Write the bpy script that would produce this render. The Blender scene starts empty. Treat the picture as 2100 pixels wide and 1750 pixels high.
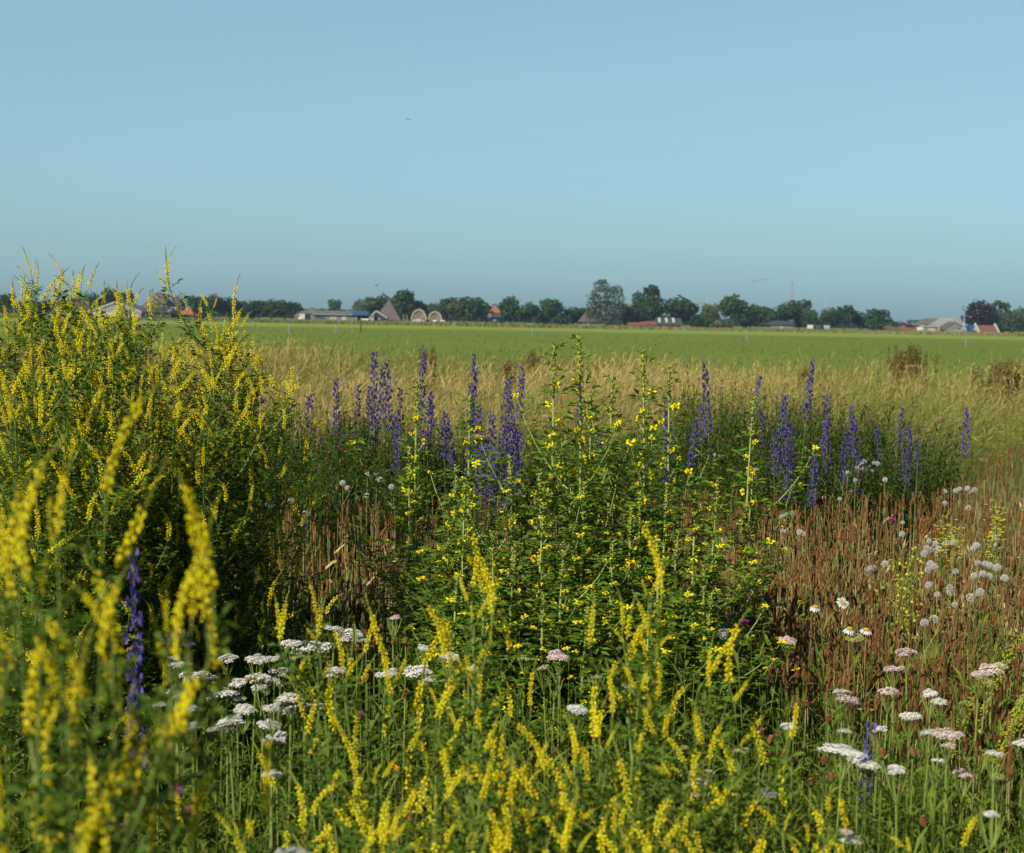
import bpy, math, random
import numpy as np
from mathutils import Matrix, Vector

# ------------------------------------------------------------------ camera, sky, sun, exposure
scene = bpy.context.scene
col = scene.collection
W, H, F = 2100.0, 1750.0, 3100.0            # picture frame and focal length in the same units
CAM_Z = 1.55
ROLL = math.radians(1.05)
PITCH = math.atan((875.0 - 655.0) / F)
_x, _z = Vector((1, 0, 0)), Vector((0, 0, 1))
cam_fwd = Vector((0, math.cos(PITCH), -math.sin(PITCH)))
_up0 = Vector((0, math.sin(PITCH), math.cos(PITCH)))
cam_up = _up0 * math.cos(ROLL) - _x * math.sin(ROLL)
cam_right = _x * math.cos(ROLL) + _up0 * math.sin(ROLL)
cam_data = bpy.data.cameras.new('camera')
cam = bpy.data.objects.new('camera', cam_data)
col.objects.link(cam)
cam.matrix_world = Matrix(((cam_right.x, cam_up.x, -cam_fwd.x, 0), (cam_right.y, cam_up.y, -cam_fwd.y, 0),
                           (cam_right.z, cam_up.z, -cam_fwd.z, CAM_Z), (0, 0, 0, 1)))
cam_data.sensor_width = 36.0
cam_data.lens = 36.0 * F / W
cam_data.clip_start, cam_data.clip_end = 0.05, 20000
cam_data.dof.use_dof = True
cam_data.dof.focus_distance = 5.6
cam_data.dof.aperture_fstop = 7.5
scene.camera = cam

SUN_EL = math.radians(37)
SUN_AZ = math.radians(223)                  # clockwise from +Y, so behind the camera and to its left
to_sun = Vector((math.sin(SUN_AZ) * math.cos(SUN_EL), math.cos(SUN_AZ) * math.cos(SUN_EL), math.sin(SUN_EL)))
world = bpy.data.worlds.new('World')
scene.world = world
world.use_nodes = True
wn, wl = world.node_tree.nodes, world.node_tree.links
wn.clear()
sky = wn.new('ShaderNodeTexSky')
sky.sky_type = 'NISHITA'
sky.sun_disc = False
sky.sun_elevation = SUN_EL
sky.sun_rotation = SUN_AZ
sky.air_density, sky.dust_density, sky.ozone_density = 0.65, 2.85, 4.0
tone = wn.new('ShaderNodeHueSaturation')
tone.inputs['Saturation'].default_value = 1.0
soft = wn.new('ShaderNodeGamma'); soft.inputs['Gamma'].default_value = 0.6     # a milky, evenly lit summer sky
tint = wn.new('ShaderNodeMix'); tint.data_type = 'RGBA'; tint.blend_type = 'MULTIPLY'
tint.inputs['Factor'].default_value = 1.0
tint.inputs['B'].default_value = (1.46, 1.95, 1.78, 1)
bg = wn.new('ShaderNodeBackground')
bg.inputs['Strength'].default_value = 0.0665
wo = wn.new('ShaderNodeOutputWorld')
wl.new(sky.outputs[0], tone.inputs['Color'])
wl.new(tone.outputs[0], soft.inputs['Color']); wl.new(soft.outputs[0], tint.inputs['A'])
wl.new(tint.outputs['Result'], bg.inputs['Color'])
wl.new(bg.outputs[0], wo.inputs['Surface'])

sun_data = bpy.data.lights.new('sun', 'SUN')
sun_data.energy = 5.0
sun_data.angle = math.radians(0.55)
sun_data.color = (1.0, 0.92, 0.77)
sun = bpy.data.objects.new('sun', sun_data)
col.objects.link(sun)
sun.rotation_euler = to_sun.to_track_quat('Z', 'Y').to_euler()
sun.location = (-30, -20, 40)

vs = scene.view_settings
vs.view_transform, vs.look, vs.exposure, vs.gamma = 'Standard', 'None', 1.27, 1.0
vs.use_curve_mapping = False
scene.render.engine = 'CYCLES'
cy = scene.cycles
cy.max_bounces, cy.diffuse_bounces, cy.glossy_bounces, cy.transmission_bounces = 6, 3, 1, 4
cy.transparent_max_bounces, cy.volume_bounces = 4, 0
cy.use_denoising = True
cy.caustics_reflective = cy.caustics_refractive = False

# ------------------------------------------------------------------ helpers
def at(px, py, d):
    """the point at depth d seen at (px, py) of the 2100 x 1750 picture frame"""
    v = cam_fwd + cam_right * ((px - W / 2) / F) - cam_up * ((py - H / 2) / F)
    v = v * (d / v.y)
    return Vector((v.x, v.y, CAM_Z + v.z))
def hor(px):
    return 655.0 + (px - 1050.0) * math.tan(ROLL)

def nrm(v):
    v = np.asarray(v, float)
    n = math.sqrt(float(v @ v))
    return v / n if n > 1e-12 else v

class G:
    """collects triangles and quads with a material slot and a tint value, then makes ONE mesh"""
    def __init__(s):
        s.V, s.T, s.F, s.n = [], [], [], 0
    def add(s, verts, faces, mat=0, tint=0.5):
        verts = np.asarray(verts, np.float64).reshape(-1, 3)
        faces = np.asarray(faces, np.int64)
        s.V.append(verts)
        s.T.append(np.full(len(verts), tint, np.float64) if np.isscalar(tint) else np.asarray(tint, np.float64))
        s.F.append((faces + s.n, mat))
        s.n += len(verts)
    def merged(s):
        V = np.concatenate(s.V); T = np.concatenate(s.T)
        groups = {}
        for f, m in s.F:
            groups.setdefault((f.shape[1], m), []).append(f)
        return V, T, {k: np.concatenate(v) for k, v in groups.items()}
    def put(s, other, mats, tints=None):
        """copies of another G, one for each 4x4 matrix"""
        V, T, gr = other.merged()
        mats = np.asarray(mats, np.float64)
        k, n = len(mats), len(V)
        VV = np.einsum('kij,nj->kni', mats[:, :3, :3], V) + mats[:, None, :3, 3]
        TT = np.tile(T, (k, 1))
        if tints is not None:
            TT = TT + np.asarray(tints)[:, None]
        s.V.append(VV.reshape(-1, 3)); s.T.append(TT.reshape(-1))
        off = (np.arange(k) * n)[:, None, None]
        for (w, m), f in gr.items():
            s.F.append(((f[None] + off).reshape(-1, w) + s.n, m))
        s.n += k * n
    def mesh(s, name, mats, smooth=False):
        V, T, gr = s.merged()
        me = bpy.data.meshes.new(name)
        me.vertices.add(len(V)); me.vertices.foreach_set('co', V.astype(np.float32).ravel())
        li, ls, mi, o = [], [], [], 0
        for (w, m), f in gr.items():
            li.append(f.ravel()); ls.append(o + np.arange(len(f)) * w); mi.append(np.full(len(f), m)); o += f.size
        li, ls, mi = np.concatenate(li), np.concatenate(ls), np.concatenate(mi)
        me.loops.add(len(li)); me.loops.foreach_set('vertex_index', li.astype(np.int32))
        me.polygons.add(len(ls)); me.polygons.foreach_set('loop_start', ls.astype(np.int32))
        me.polygons.foreach_set('material_index', mi.astype(np.int32))
        me.polygons.foreach_set('use_smooth', np.full(len(ls), smooth))
        a = me.attributes.new('tint', 'FLOAT', 'POINT')
        a.data.foreach_set('value', T.astype(np.float32))
        for m in (mats if isinstance(mats, (list, tuple)) else [mats]):
            me.materials.append(m)
        me.update(calc_edges=True)
        return me

def obj(name, me, parent=None, label=None, cat=None, group=None, kind=None):
    o = bpy.data.objects.new(name, me)
    col.objects.link(o)
    if parent is not None: o.parent = parent
    if label: o['label'] = label
    if cat: o['category'] = cat
    if group: o['group'] = group
    if kind: o['kind'] = kind
    return o
def thing(name, label, cat, loc, rz=0.0, sc=1.0, group=None, tilt=(0, 0)):
    o = obj(name, None, None, label, cat, group)
    o.empty_display_size = 0.1
    o.location = loc
    o.rotation_euler = (tilt[0], tilt[1], rz)
    o.scale = sc if isinstance(sc, (tuple, list)) else (sc, sc, sc)
    return o

def tube(g, pts, r0, r1=None, sides=4, mat=0, tint=0.5, radii=None, cap=False):
    P = np.asarray(pts, float)
    n = len(P)
    r = np.asarray(radii, float) if radii is not None else np.linspace(r0, r0 if r1 is None else r1, n)
    t = np.gradient(P, axis=0)
    t /= np.linalg.norm(t, axis=1)[:, None] + 1e-12
    ref = np.array([1.0, 0, 0]) if abs(t[0, 2]) > 0.7 else np.array([0, 0, 1.0])
    u = np.cross(t, ref); u /= np.linalg.norm(u, axis=1)[:, None] + 1e-12
    v = np.cross(t, u)
    a = np.arange(sides) * 2 * math.pi / sides
    ring = P[:, None] + r[:, None, None] * (np.cos(a)[None, :, None] * u[:, None] + np.sin(a)[None, :, None] * v[:, None])
    f = []
    for i in range(n - 1):
        for j in range(sides):
            k = (j + 1) % sides
            f.append((i * sides + j, i * sides + k, (i + 1) * sides + k, (i + 1) * sides + j))
    g.add(ring.reshape(-1, 3), f, mat, tint)
    if cap:
        g.add(ring[-1], [tuple(range(sides))] if sides in (3, 4) else [(0, j, j + 1) for j in range(1, sides - 1)], mat, tint)

def kite(g, p, d, up, L, Wd, mat=0, tint=0.5, fold=0.25, droop=0.0, wide=0.5):
    """a leaf of four triangles folded along its midrib"""
    d = nrm(d); s = np.cross(d, up)
    if s @ s < 1e-9: s = np.cross(d, (1.0, 0.1, 0.2))
    s = nrm(s); n = np.cross(s, d)
    p = np.asarray(p, float)
    m = p + d * (L * wide)
    g.add([p, m + s * Wd / 2 + n * fold * Wd, p + d * L - n * droop * L, m - s * Wd / 2 + n * fold * Wd, m],
          [(0, 1, 4), (1, 2, 4), (2, 3, 4), (3, 0, 4)], mat, tint)

def blade(g, p, d, side, L, Wd, mat=0, tint=0.5, droop=0.3, seg=4, drop_dir=(0, 0, -1)):
    """a long tapering strap leaf that bends over"""
    p = np.asarray(p, float); d = nrm(d); side = nrm(side); dd = np.asarray(drop_dir, float)
    V, fs = [], []
    for i in range(seg + 1):
        t = i / seg
        c = p + d * L * t + dd * droop * L * t * t
        w = Wd * (1 - t) ** 0.7 * (0.6 + 0.8 * t if t < 0.5 else 1.0) / 2
        V += [c - side * w, c + side * w]
    for i in range(seg):
        fs.append((2 * i, 2 * i + 1, 2 * i + 3, 2 * i + 2))
    g.add(V, fs, mat, tint)

_OCT = [(0, 2, 4), (0, 4, 3), (0, 3, 5), (0, 5, 2), (1, 4, 2), (1, 3, 4), (1, 5, 3), (1, 2, 5)]
def octa(g, c, d, L, wd, mat=0, tint=0.5, mid=0.5, thick=1.0):
    """a pointed bud or floret of eight triangles from c along d"""
    d = nrm(d); s = np.cross(d, (0.31, 0.2, 0.93)); s = nrm(s) if s @ s > 1e-8 else np.array([1.0, 0, 0])
    n = np.cross(s, d); c = np.asarray(c, float); m = c + d * L * mid
    g.add([c, c + d * L, m + s * wd / 2, m - s * wd / 2, m + n * wd * thick / 2, m - n * wd * thick / 2], _OCT, mat, tint)

def box(g, x0, x1, y0, y1, z0, z1, mat=0, tint=0.5):
    V = [(x, y, z) for z in (z0, z1) for y in (y0, y1) for x in (x0, x1)]
    g.add(V, [(0, 2, 3, 1), (4, 5, 7, 6), (0, 1, 5, 4), (2, 6, 7, 3), (0, 4, 6, 2), (1, 3, 7, 5)], mat, tint)

def prism(g, poly, y0, y1, mat=0, tint=0.5):
    """a profile in x, z pulled along y"""
    n = len(poly)
    V = [(x, y0, z) for x, z in poly] + [(x, y1, z) for x, z in poly]
    g.add(V, [(i, (i + 1) % n, n + (i + 1) % n, n + i) for i in range(n)], mat, tint)
    c0 = np.mean(poly, axis=0)
    for y, o in ((y0, 0), (y1, n)):
        g.add([V[o + i] for i in range(n)] + [(c0[0], y, c0[1])], [(i, (i + 1) % n, n) for i in range(n)], mat, tint)

# ------------------------------------------------------------------ materials
def new_mat(name):
    m = bpy.data.materials.new(name); m.use_nodes = True
    nt = m.node_tree; nt.nodes.clear()
    return m, nt.nodes, nt.links
K, KS = 0.64, 0.47      # base colours are written for exposure 0 and set back for the brighter exposure
def foliage(name, ca, cb, trans=0.3, rough=0.6, spec=0.07, spread=0.5, tc=None):
    """two real colours mixed by each leaf's own tint and each plant's own chance; light passes through"""
    ca, cb = tuple(c * K for c in ca), tuple(c * K for c in cb)
    m, n, l = new_mat(name)
    at_ = n.new('ShaderNodeAttribute'); at_.attribute_name = 'tint'
    oi = n.new('ShaderNodeObjectInfo')
    ma = n.new('ShaderNodeMath'); ma.operation = 'MULTIPLY_ADD'; ma.inputs[1].default_value = spread; ma.inputs[2].default_value = -spread / 2
    ad = n.new('ShaderNodeMath'); ad.operation = 'ADD'; ad.use_clamp = True
    mx = n.new('ShaderNodeMix'); mx.data_type = 'RGBA'
    mx.inputs['A'].default_value = (*ca, 1); mx.inputs['B'].default_value = (*cb, 1)
    pr = n.new('ShaderNodeBsdfPrincipled')
    pr.inputs['Roughness'].default_value = rough; pr.inputs['Specular IOR Level'].default_value = spec
    out = n.new('ShaderNodeOutputMaterial')
    l.new(oi.outputs['Random'], ma.inputs[0]); l.new(ma.outputs[0], ad.inputs[0]); l.new(at_.outputs['Fac'], ad.inputs[1])
    l.new(ad.outputs[0], mx.inputs['Factor']); l.new(mx.outputs['Result'], pr.inputs['Base Color'])
    if trans > 0:
        tr = n.new('ShaderNodeBsdfTranslucent'); ms = n.new('ShaderNodeMixShader'); ms.inputs[0].default_value = trans
        if tc: tr.inputs['Color'].default_value = (*tc, 1)
        else: l.new(mx.outputs['Result'], tr.inputs['Color'])
        l.new(pr.outputs[0], ms.inputs[1]); l.new(tr.outputs[0], ms.inputs[2]); l.new(ms.outputs[0], out.inputs['Surface'])
    else:
        l.new(pr.outputs[0], out.inputs['Surface'])
    return m
def solid(name, ca, cb=None, scale=1.0, rough=0.8, spec=0.2, metal=0.0, bump=0.0, detail=4, stretch=(1, 1, 1)):
    """one surface with a second tone laid through it by noise"""
    m, n, l = new_mat(name)
    cb = cb or tuple(c * 0.75 for c in ca)
    ca, cb = tuple(c * KS for c in ca), tuple(c * KS for c in cb)
    tcn = n.new('ShaderNodeTexCoord'); mp = n.new('ShaderNodeMapping'); mp.inputs['Scale'].default_value = stretch
    nz = n.new('ShaderNodeTexNoise'); nz.inputs['Scale'].default_value = scale; nz.inputs['Detail'].default_value = detail
    cr = n.new('ShaderNodeValToRGB'); cr.color_ramp.elements[0].position = 0.35; cr.color_ramp.elements[1].position = 0.65
    cr.color_ramp.elements[0].color = (*ca, 1); cr.color_ramp.elements[1].color = (*cb, 1)
    pr = n.new('ShaderNodeBsdfPrincipled')
    pr.inputs['Roughness'].default_value = rough; pr.inputs['Specular IOR Level'].default_value = spec; pr.inputs['Metallic'].default_value = metal
    out = n.new('ShaderNodeOutputMaterial')
    l.new(tcn.outputs['Object'], mp.inputs[0]); l.new(mp.outputs[0], nz.inputs['Vector']); l.new(nz.outputs['Fac'], cr.inputs[0])
    l.new(cr.outputs[0], pr.inputs['Base Color']); l.new(pr.outputs[0], out.inputs['Surface'])
    if bump:
        b = n.new('ShaderNodeBump'); b.inputs['Strength'].default_value = bump; b.inputs['Distance'].default_value = 0.05
        l.new(nz.outputs['Fac'], b.inputs['Height']); l.new(b.outputs[0], pr.inputs['Normal'])
    return m
def coursed(name, ca, cb, mortar, sc, rough=0.85):
    """brick or tile courses, for walls and roofs far away"""
    ca, cb, mortar = (tuple(v * KS for v in c) for c in (ca, cb, mortar))
    m, n, l = new_mat(name)
    tcn = n.new('ShaderNodeTexCoord'); mp = n.new('ShaderNodeMapping'); mp.inputs['Rotation'].default_value = (math.radians(90), 0, 0)
    br = n.new('ShaderNodeTexBrick'); br.inputs['Scale'].default_value = sc
    br.inputs['Color1'].default_value = (*ca, 1); br.inputs['Color2'].default_value = (*cb, 1); br.inputs['Mortar'].default_value = (*mortar, 1)
    nz = n.new('ShaderNodeTexNoise'); nz.inputs['Scale'].default_value = 0.6; nz.inputs['Detail'].default_value = 5
    mx = n.new('ShaderNodeMix'); mx.data_type = 'RGBA'; mx.blend_type = 'MULTIPLY'; mx.inputs['Factor'].default_value = 0.5
    pr = n.new('ShaderNodeBsdfPrincipled'); pr.inputs['Roughness'].default_value = rough; pr.inputs['Specular IOR Level'].default_value = 0.2
    out = n.new('ShaderNodeOutputMaterial')
    l.new(tcn.outputs['Object'], mp.inputs[0]); l.new(mp.outputs[0], br.inputs['Vector']); l.new(tcn.outputs['Object'], nz.inputs['Vector'])
    l.new(br.outputs['Color'], mx.inputs['A']); l.new(nz.outputs['Color'], mx.inputs['B'])
    l.new(mx.outputs['Result'], pr.inputs['Base Color']); l.new(pr.outputs[0], out.inputs['Surface'])
    return m

# ------------------------------------------------------------------ ground
def ground_material():
    m, n, l = new_mat('ground_soil_and_pasture')
    geo = n.new('ShaderNodeNewGeometry')
    sep = n.new('ShaderNodeSeparateXYZ'); l.new(geo.outputs['Position'], sep.inputs[0])
    def noise(scale, detail, stretch=(1, 1, 1)):
        mp = n.new('ShaderNodeMapping'); mp.inputs['Scale'].default_value = stretch
        nz = n.new('ShaderNodeTexNoise'); nz.inputs['Scale'].default_value = scale; nz.inputs['Detail'].default_value = detail
        l.new(geo.outputs['Position'], mp.inputs[0]); l.new(mp.outputs[0], nz.inputs['Vector'])
        return nz.outputs['Fac']
    def ramp(fac, *stops):
        cr = n.new('ShaderNodeValToRGB')
        e = cr.color_ramp.elements
        while len(e) < len(stops): e.new(0.5)
        for el, (p, c) in zip(e, stops): el.position = p; el.color = (*(v * 0.54 for v in c), 1)
        l.new(fac, cr.inputs[0]); return cr.outputs[0]
    def math_(op, a, b, clamp=False):
        x = n.new('ShaderNodeMath'); x.operation = op; x.use_clamp = clamp
        for i, v in enumerate((a, b)):
            if isinstance(v, (int, float)): x.inputs[i].default_value = v
            else: l.new(v, x.inputs[i])
        return x.outputs[0]
    def mix(f, a, b):
        x = n.new('ShaderNodeMix'); x.data_type = 'RGBA'
        l.new(f, x.inputs['Factor']); l.new(a, x.inputs['A']); l.new(b, x.inputs['B']); return x.outputs['Result']
    big = noise(0.02, 5)
    fine = noise(0.9, 6)
    streak = noise(0.05, 6, (0.25, 1, 1))
    soil = ramp(noise(6, 6), (0.3, (0.030, 0.024, 0.014)), (0.7, (0.07, 0.055, 0.028)))
    floor = ramp(noise(1.2, 5), (0.3, (0.09, 0.085, 0.025)), (0.7, (0.20, 0.16, 0.06)))
    pasture = mix(streak, ramp(fine, (0.3, (0.084, 0.122, 0.009)), (0.7, (0.120, 0.158, 0.014))),
                  ramp(big, (0.3, (0.094, 0.136, 0.010)), (0.7, (0.134, 0.168, 0.018))))
    fresh = ramp(streak, (0.3, (0.150, 0.200, 0.016)), (0.7, (0.19, 0.23, 0.028)))
    rough = ramp(noise(0.12, 6), (0.3, (0.10, 0.12, 0.04)), (0.7, (0.19, 0.17, 0.08)))
    y = math_('ADD', sep.outputs['Y'], math_('MULTIPLY', math_('SUBTRACT', big, 0.5), 30.0))
    edge = math_('SUBTRACT', math_('MULTIPLY', sep.outputs['X'], -0.55), -29.0)      # the meadow ends along a slanting line
    def step(v, a, w):
        return math_('MULTIPLY', math_('SUBTRACT', v, a), 1.0 / w, True)
    yy = math_('ADD', sep.outputs['Y'], math_('MULTIPLY', math_('SUBTRACT', fine, 0.5), 3.0))
    c = mix(step(yy, 9.0, 2.0), soil, floor)
    c = mix(math_('MULTIPLY', math_('SUBTRACT', yy, edge), 0.25, True), c, pasture)
    c = mix(step(y, 205.0, 6.0), c, fresh)
    c = mix(step(y, 292.0, 8.0), c, rough)
    c = mix(step(y, 340.0, 8.0), c, pasture)
    pr = n.new('ShaderNodeBsdfPrincipled'); pr.inputs['Roughness'].default_value = 0.95; pr.inputs['Specular IOR Level'].default_value = 0.1
    b = n.new('ShaderNodeBump'); b.inputs['Strength'].default_value = 0.5; b.inputs['Distance'].default_value = 0.15
    l.new(fine, b.inputs['Height']); l.new(b.outputs[0], pr.inputs['Normal'])
    out = n.new('ShaderNodeOutputMaterial')
    l.new(c, pr.inputs['Base Color']); l.new(pr.outputs[0], out.inputs['Surface'])
    return m

rng = np.random.default_rng(7)
g = G()
xs = np.concatenate([np.linspace(-9000, -60, 10), np.linspace(-50, 50, 60), np.linspace(60, 9000, 10)])
ys = np.concatenate([np.linspace(-300, -12, 6), np.linspace(-8, 60, 60), np.linspace(70, 440, 30), np.linspace(500, 12000, 10)])
X, Y = np.meshgrid(xs, ys)
Z = 0.02 * np.sin(X * 1.3 + 0.4 * Y) * np.exp(-np.abs(Y) / 40) - 0.02
n_x = len(xs)
idx = np.arange(len(xs) * len(ys)).reshape(len(ys), len(xs))
faces = np.stack([idx[:-1, :-1], idx[:-1, 1:], idx[1:, 1:], idx[1:, :-1]], -1).reshape(-1, 4)
g.add(np.stack([X, Y, Z], -1), faces)
obj('ground', g.mesh('ground', ground_material(), True), kind='structure')

# ------------------------------------------------------------------ trees along the horizon
M_TRUNK = solid('bark', (0.11, 0.085, 0.06), (0.06, 0.05, 0.035), 2.0, 0.9)
LEAFS = {
    'dark': foliage('leaf_dark_green', (0.0128, 0.0310, 0.0098), (0.0319, 0.0589, 0.0154), 0.2),
    'mid': foliage('leaf_mid_green', (0.0203, 0.0465, 0.0126), (0.0464, 0.0806, 0.0196), 0.2),
    'olive': foliage('leaf_olive', (0.0348, 0.0558, 0.0154), (0.0725, 0.0961, 0.0280), 0.2),
    'grey': foliage('leaf_grey_green', (0.0319, 0.0527, 0.0245), (0.0667, 0.0930, 0.0455), 0.2),
    'light': foliage('leaf_light_green', (0.0493, 0.0744, 0.0210), (0.0899, 0.1147, 0.0350), 0.2),
    'purple': foliage('leaf_copper', (0.0081, 0.0062, 0.0084), (0.0203, 0.0124, 0.0154), 0.1),
}
def crown_geo(lobes, n, size, seed, droop=0.0):
    """leaf sprays spread through the crown's lobes: (cx, cy, cz, rx, ry, rz) with height 1 and width 1"""
    r = np.random.default_rng(seed)
    g = G()
    vol = np.array([l[3] * l[4] * l[5] for l in lobes]) ** 0.67
    for l, k in zip(lobes, (vol / vol.sum() * n).astype(int)):
        d = r.normal(size=(k, 3)); d /= np.linalg.norm(d, axis=1)[:, None]
        # a crown is lumpy: bumps on the lobe
        bump = 1 + 0.13 * np.sin(d[:, 0] * 9 + seed) * np.cos(d[:, 1] * 8 + 2 * seed) + 0.10 * np.sin(d[:, 2] * 13 + seed) + 0.05 * r.normal(size=k)
        rad = np.where(r.random(k) < 0.75, 0.80 + 0.2 * r.random(k), 0.35 + 0.45 * r.random(k)) * bump
        c = np.array(l[:3]) + d * rad[:, None] * np.array(l[3:])
        nn = d + 0.75 * r.normal(size=(k, 3)); nn[:, 2] += 0.25; nn /= np.linalg.norm(nn, axis=1)[:, None]
        u = np.cross(nn, r.normal(size=(k, 3))); u /= np.linalg.norm(u, axis=1)[:, None] + 1e-9
        v = np.cross(nn, u)
        s = size * (0.5 + r.random(k))[:, None]
        if droop: v = v * 0.4 + np.array([0, 0, -droop])
        q = np.stack([c - u * s, c - v * s * 0.8 + nn * s * 0.3, c + u * s, c + v * s * 0.8 + nn * s * 0.3], 1)
        f = np.arange(k * 4).reshape(k, 4)
        g.add(q.reshape(-1, 3), f, 0, np.repeat(np.clip(0.5 + 0.32 * r.normal(size=k), 0, 1), 4))
    return g
def lobes_round(seed, k=7, low=0.30, squash=1.0):
    r = random.Random(seed)
    L = [(0, 0, 0.60, 0.36, 0.36, 0.33 * squash)]
    for i in range(k):
        a = i * 2.4 + r.random(); h = r.uniform(low, 0.80); q = 0.26 * (1 - abs(h - 0.5)) + 0.05
        L.append((math.cos(a) * q, math.sin(a) * q, h, r.uniform(0.17, 0.28), r.uniform(0.17, 0.28), r.uniform(0.13, 0.21)))
    return L
CROWNS = {}
for k in range(5):
    CROWNS['round%d' % k] = crown_geo(lobes_round(10 + k, 7 + k % 3, 0.22 + 0.05 * (k % 3)), 1500, 0.045, 30 + k)
CROWNS['poplar'] = crown_geo([(-0.10, 0, 0.62, 0.27, 0.27, 0.37), (0.24, 0.05, 0.52, 0.24, 0.25, 0.33), (-0.28, 0, 0.40, 0.21, 0.25, 0.27), (0.05, 0, 0.30, 0.38, 0.3, 0.24),
                             (0.34, 0, 0.28, 0.16, 0.2, 0.22), (-0.34, 0.05, 0.22, 0.15, 0.2, 0.18), (-0.08, 0, 0.84, 0.15, 0.15, 0.15), (0.27, 0, 0.78, 0.13, 0.13, 0.1)], 2600, 0.030, 5, 0.5)
CROWNS['elm'] = crown_geo([(0.10, 0, 0.72, 0.24, 0.24, 0.27), (-0.22, 0.05, 0.58, 0.17, 0.2, 0.26), (0.30, 0, 0.50, 0.19, 0.2, 0.22), (0, 0, 0.36, 0.42, 0.35, 0.28),
                          (-0.30, 0, 0.30, 0.18, 0.2, 0.2), (0.12, 0, 0.86, 0.18, 0.18, 0.13)], 2000, 0.035, 6)
CROWNS['dome'] = crown_geo([(0, 0, 0.50, 0.46, 0.46, 0.48), (-0.05, 0, 0.72, 0.30, 0.3, 0.26), (0.26, 0, 0.34, 0.24, 0.3, 0.28), (-0.28, 0, 0.32, 0.22, 0.3, 0.26)], 2000, 0.035, 8)
CROWNS['open'] = crown_geo([(-0.2, 0, 0.75, 0.2, 0.2, 0.13), (0.25, 0, 0.82, 0.17, 0.17, 0.13), (0.03, 0, 0.90, 0.15, 0.15, 0.09), (0.36, 0, 0.60, 0.13, 0.15, 0.1), (0, 0, 0.5, 0.34, 0.3, 0.2),
                           (-0.25, 0, 0.40, 0.2, 0.2, 0.18), (0.2, 0, 0.30, 0.26, 0.2, 0.2)], 1500, 0.035, 9)
CROWNS['sparse'] = crown_geo(lobes_round(44, 8, 0.35), 420, 0.030, 12)
CROWNS['bush'] = crown_geo([(0, 0, 0.42, 0.42, 0.4, 0.45), (0.25, 0, 0.35, 0.28, 0.3, 0.38), (-0.28, 0, 0.3, 0.25, 0.3, 0.34)], 900, 0.06, 13)
CROWN_ME = {}
def trunk_geo(seed):
    r = random.Random(seed); g = G()
    tube(g, [(0, 0, -0.02), (0.01, 0, 0.2), (r.uniform(-.02, .02), 0, 0.42), (r.uniform(-.05, .05), 0, 0.70)], 0, sides=7, radii=[0.034, 0.026, 0.021, 0.008])
    for k in range(6):
        a = k * 2.4; h = 0.22 + 0.07 * k
        tube(g, [(0, 0, h), (0.14 * math.cos(a), 0.14 * math.sin(a), h + 0.10), (0.26 * math.cos(a), 0.26 * math.sin(a), h + 0.22)], 0.012, 0.004, 4)
    return g.mesh('trunk', M_TRUNK)
TRUNKS = [trunk_geo(i) for i in range(3)]
_tree_n = [0]
def tree(px, top, w, d, shape, leaf, label, base_cut=0.0, name='tree'):
    _tree_n[0] += 1
    i = _tree_n[0]
    p = at(px, 700, d); hgt = at(px, top, d).z
    wid = w * d / F * 1.22
    key = (shape, leaf)
    if key not in CROWN_ME: CROWN_ME[key] = CROWNS[shape].mesh('crown', LEAFS[leaf])
    t = thing(name, label, 'tree' if name != 'bush' else 'bush', (p.x, d, 0), 0.0 if shape in ('poplar', 'elm', 'open', 'dome') else i * 1.7,
              (wid, wid, hgt * 1.04), 'trees along the horizon')
    obj('trunk', TRUNKS[i % 3], t); obj('crown', CROWN_ME[key], t)
    return t
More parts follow.
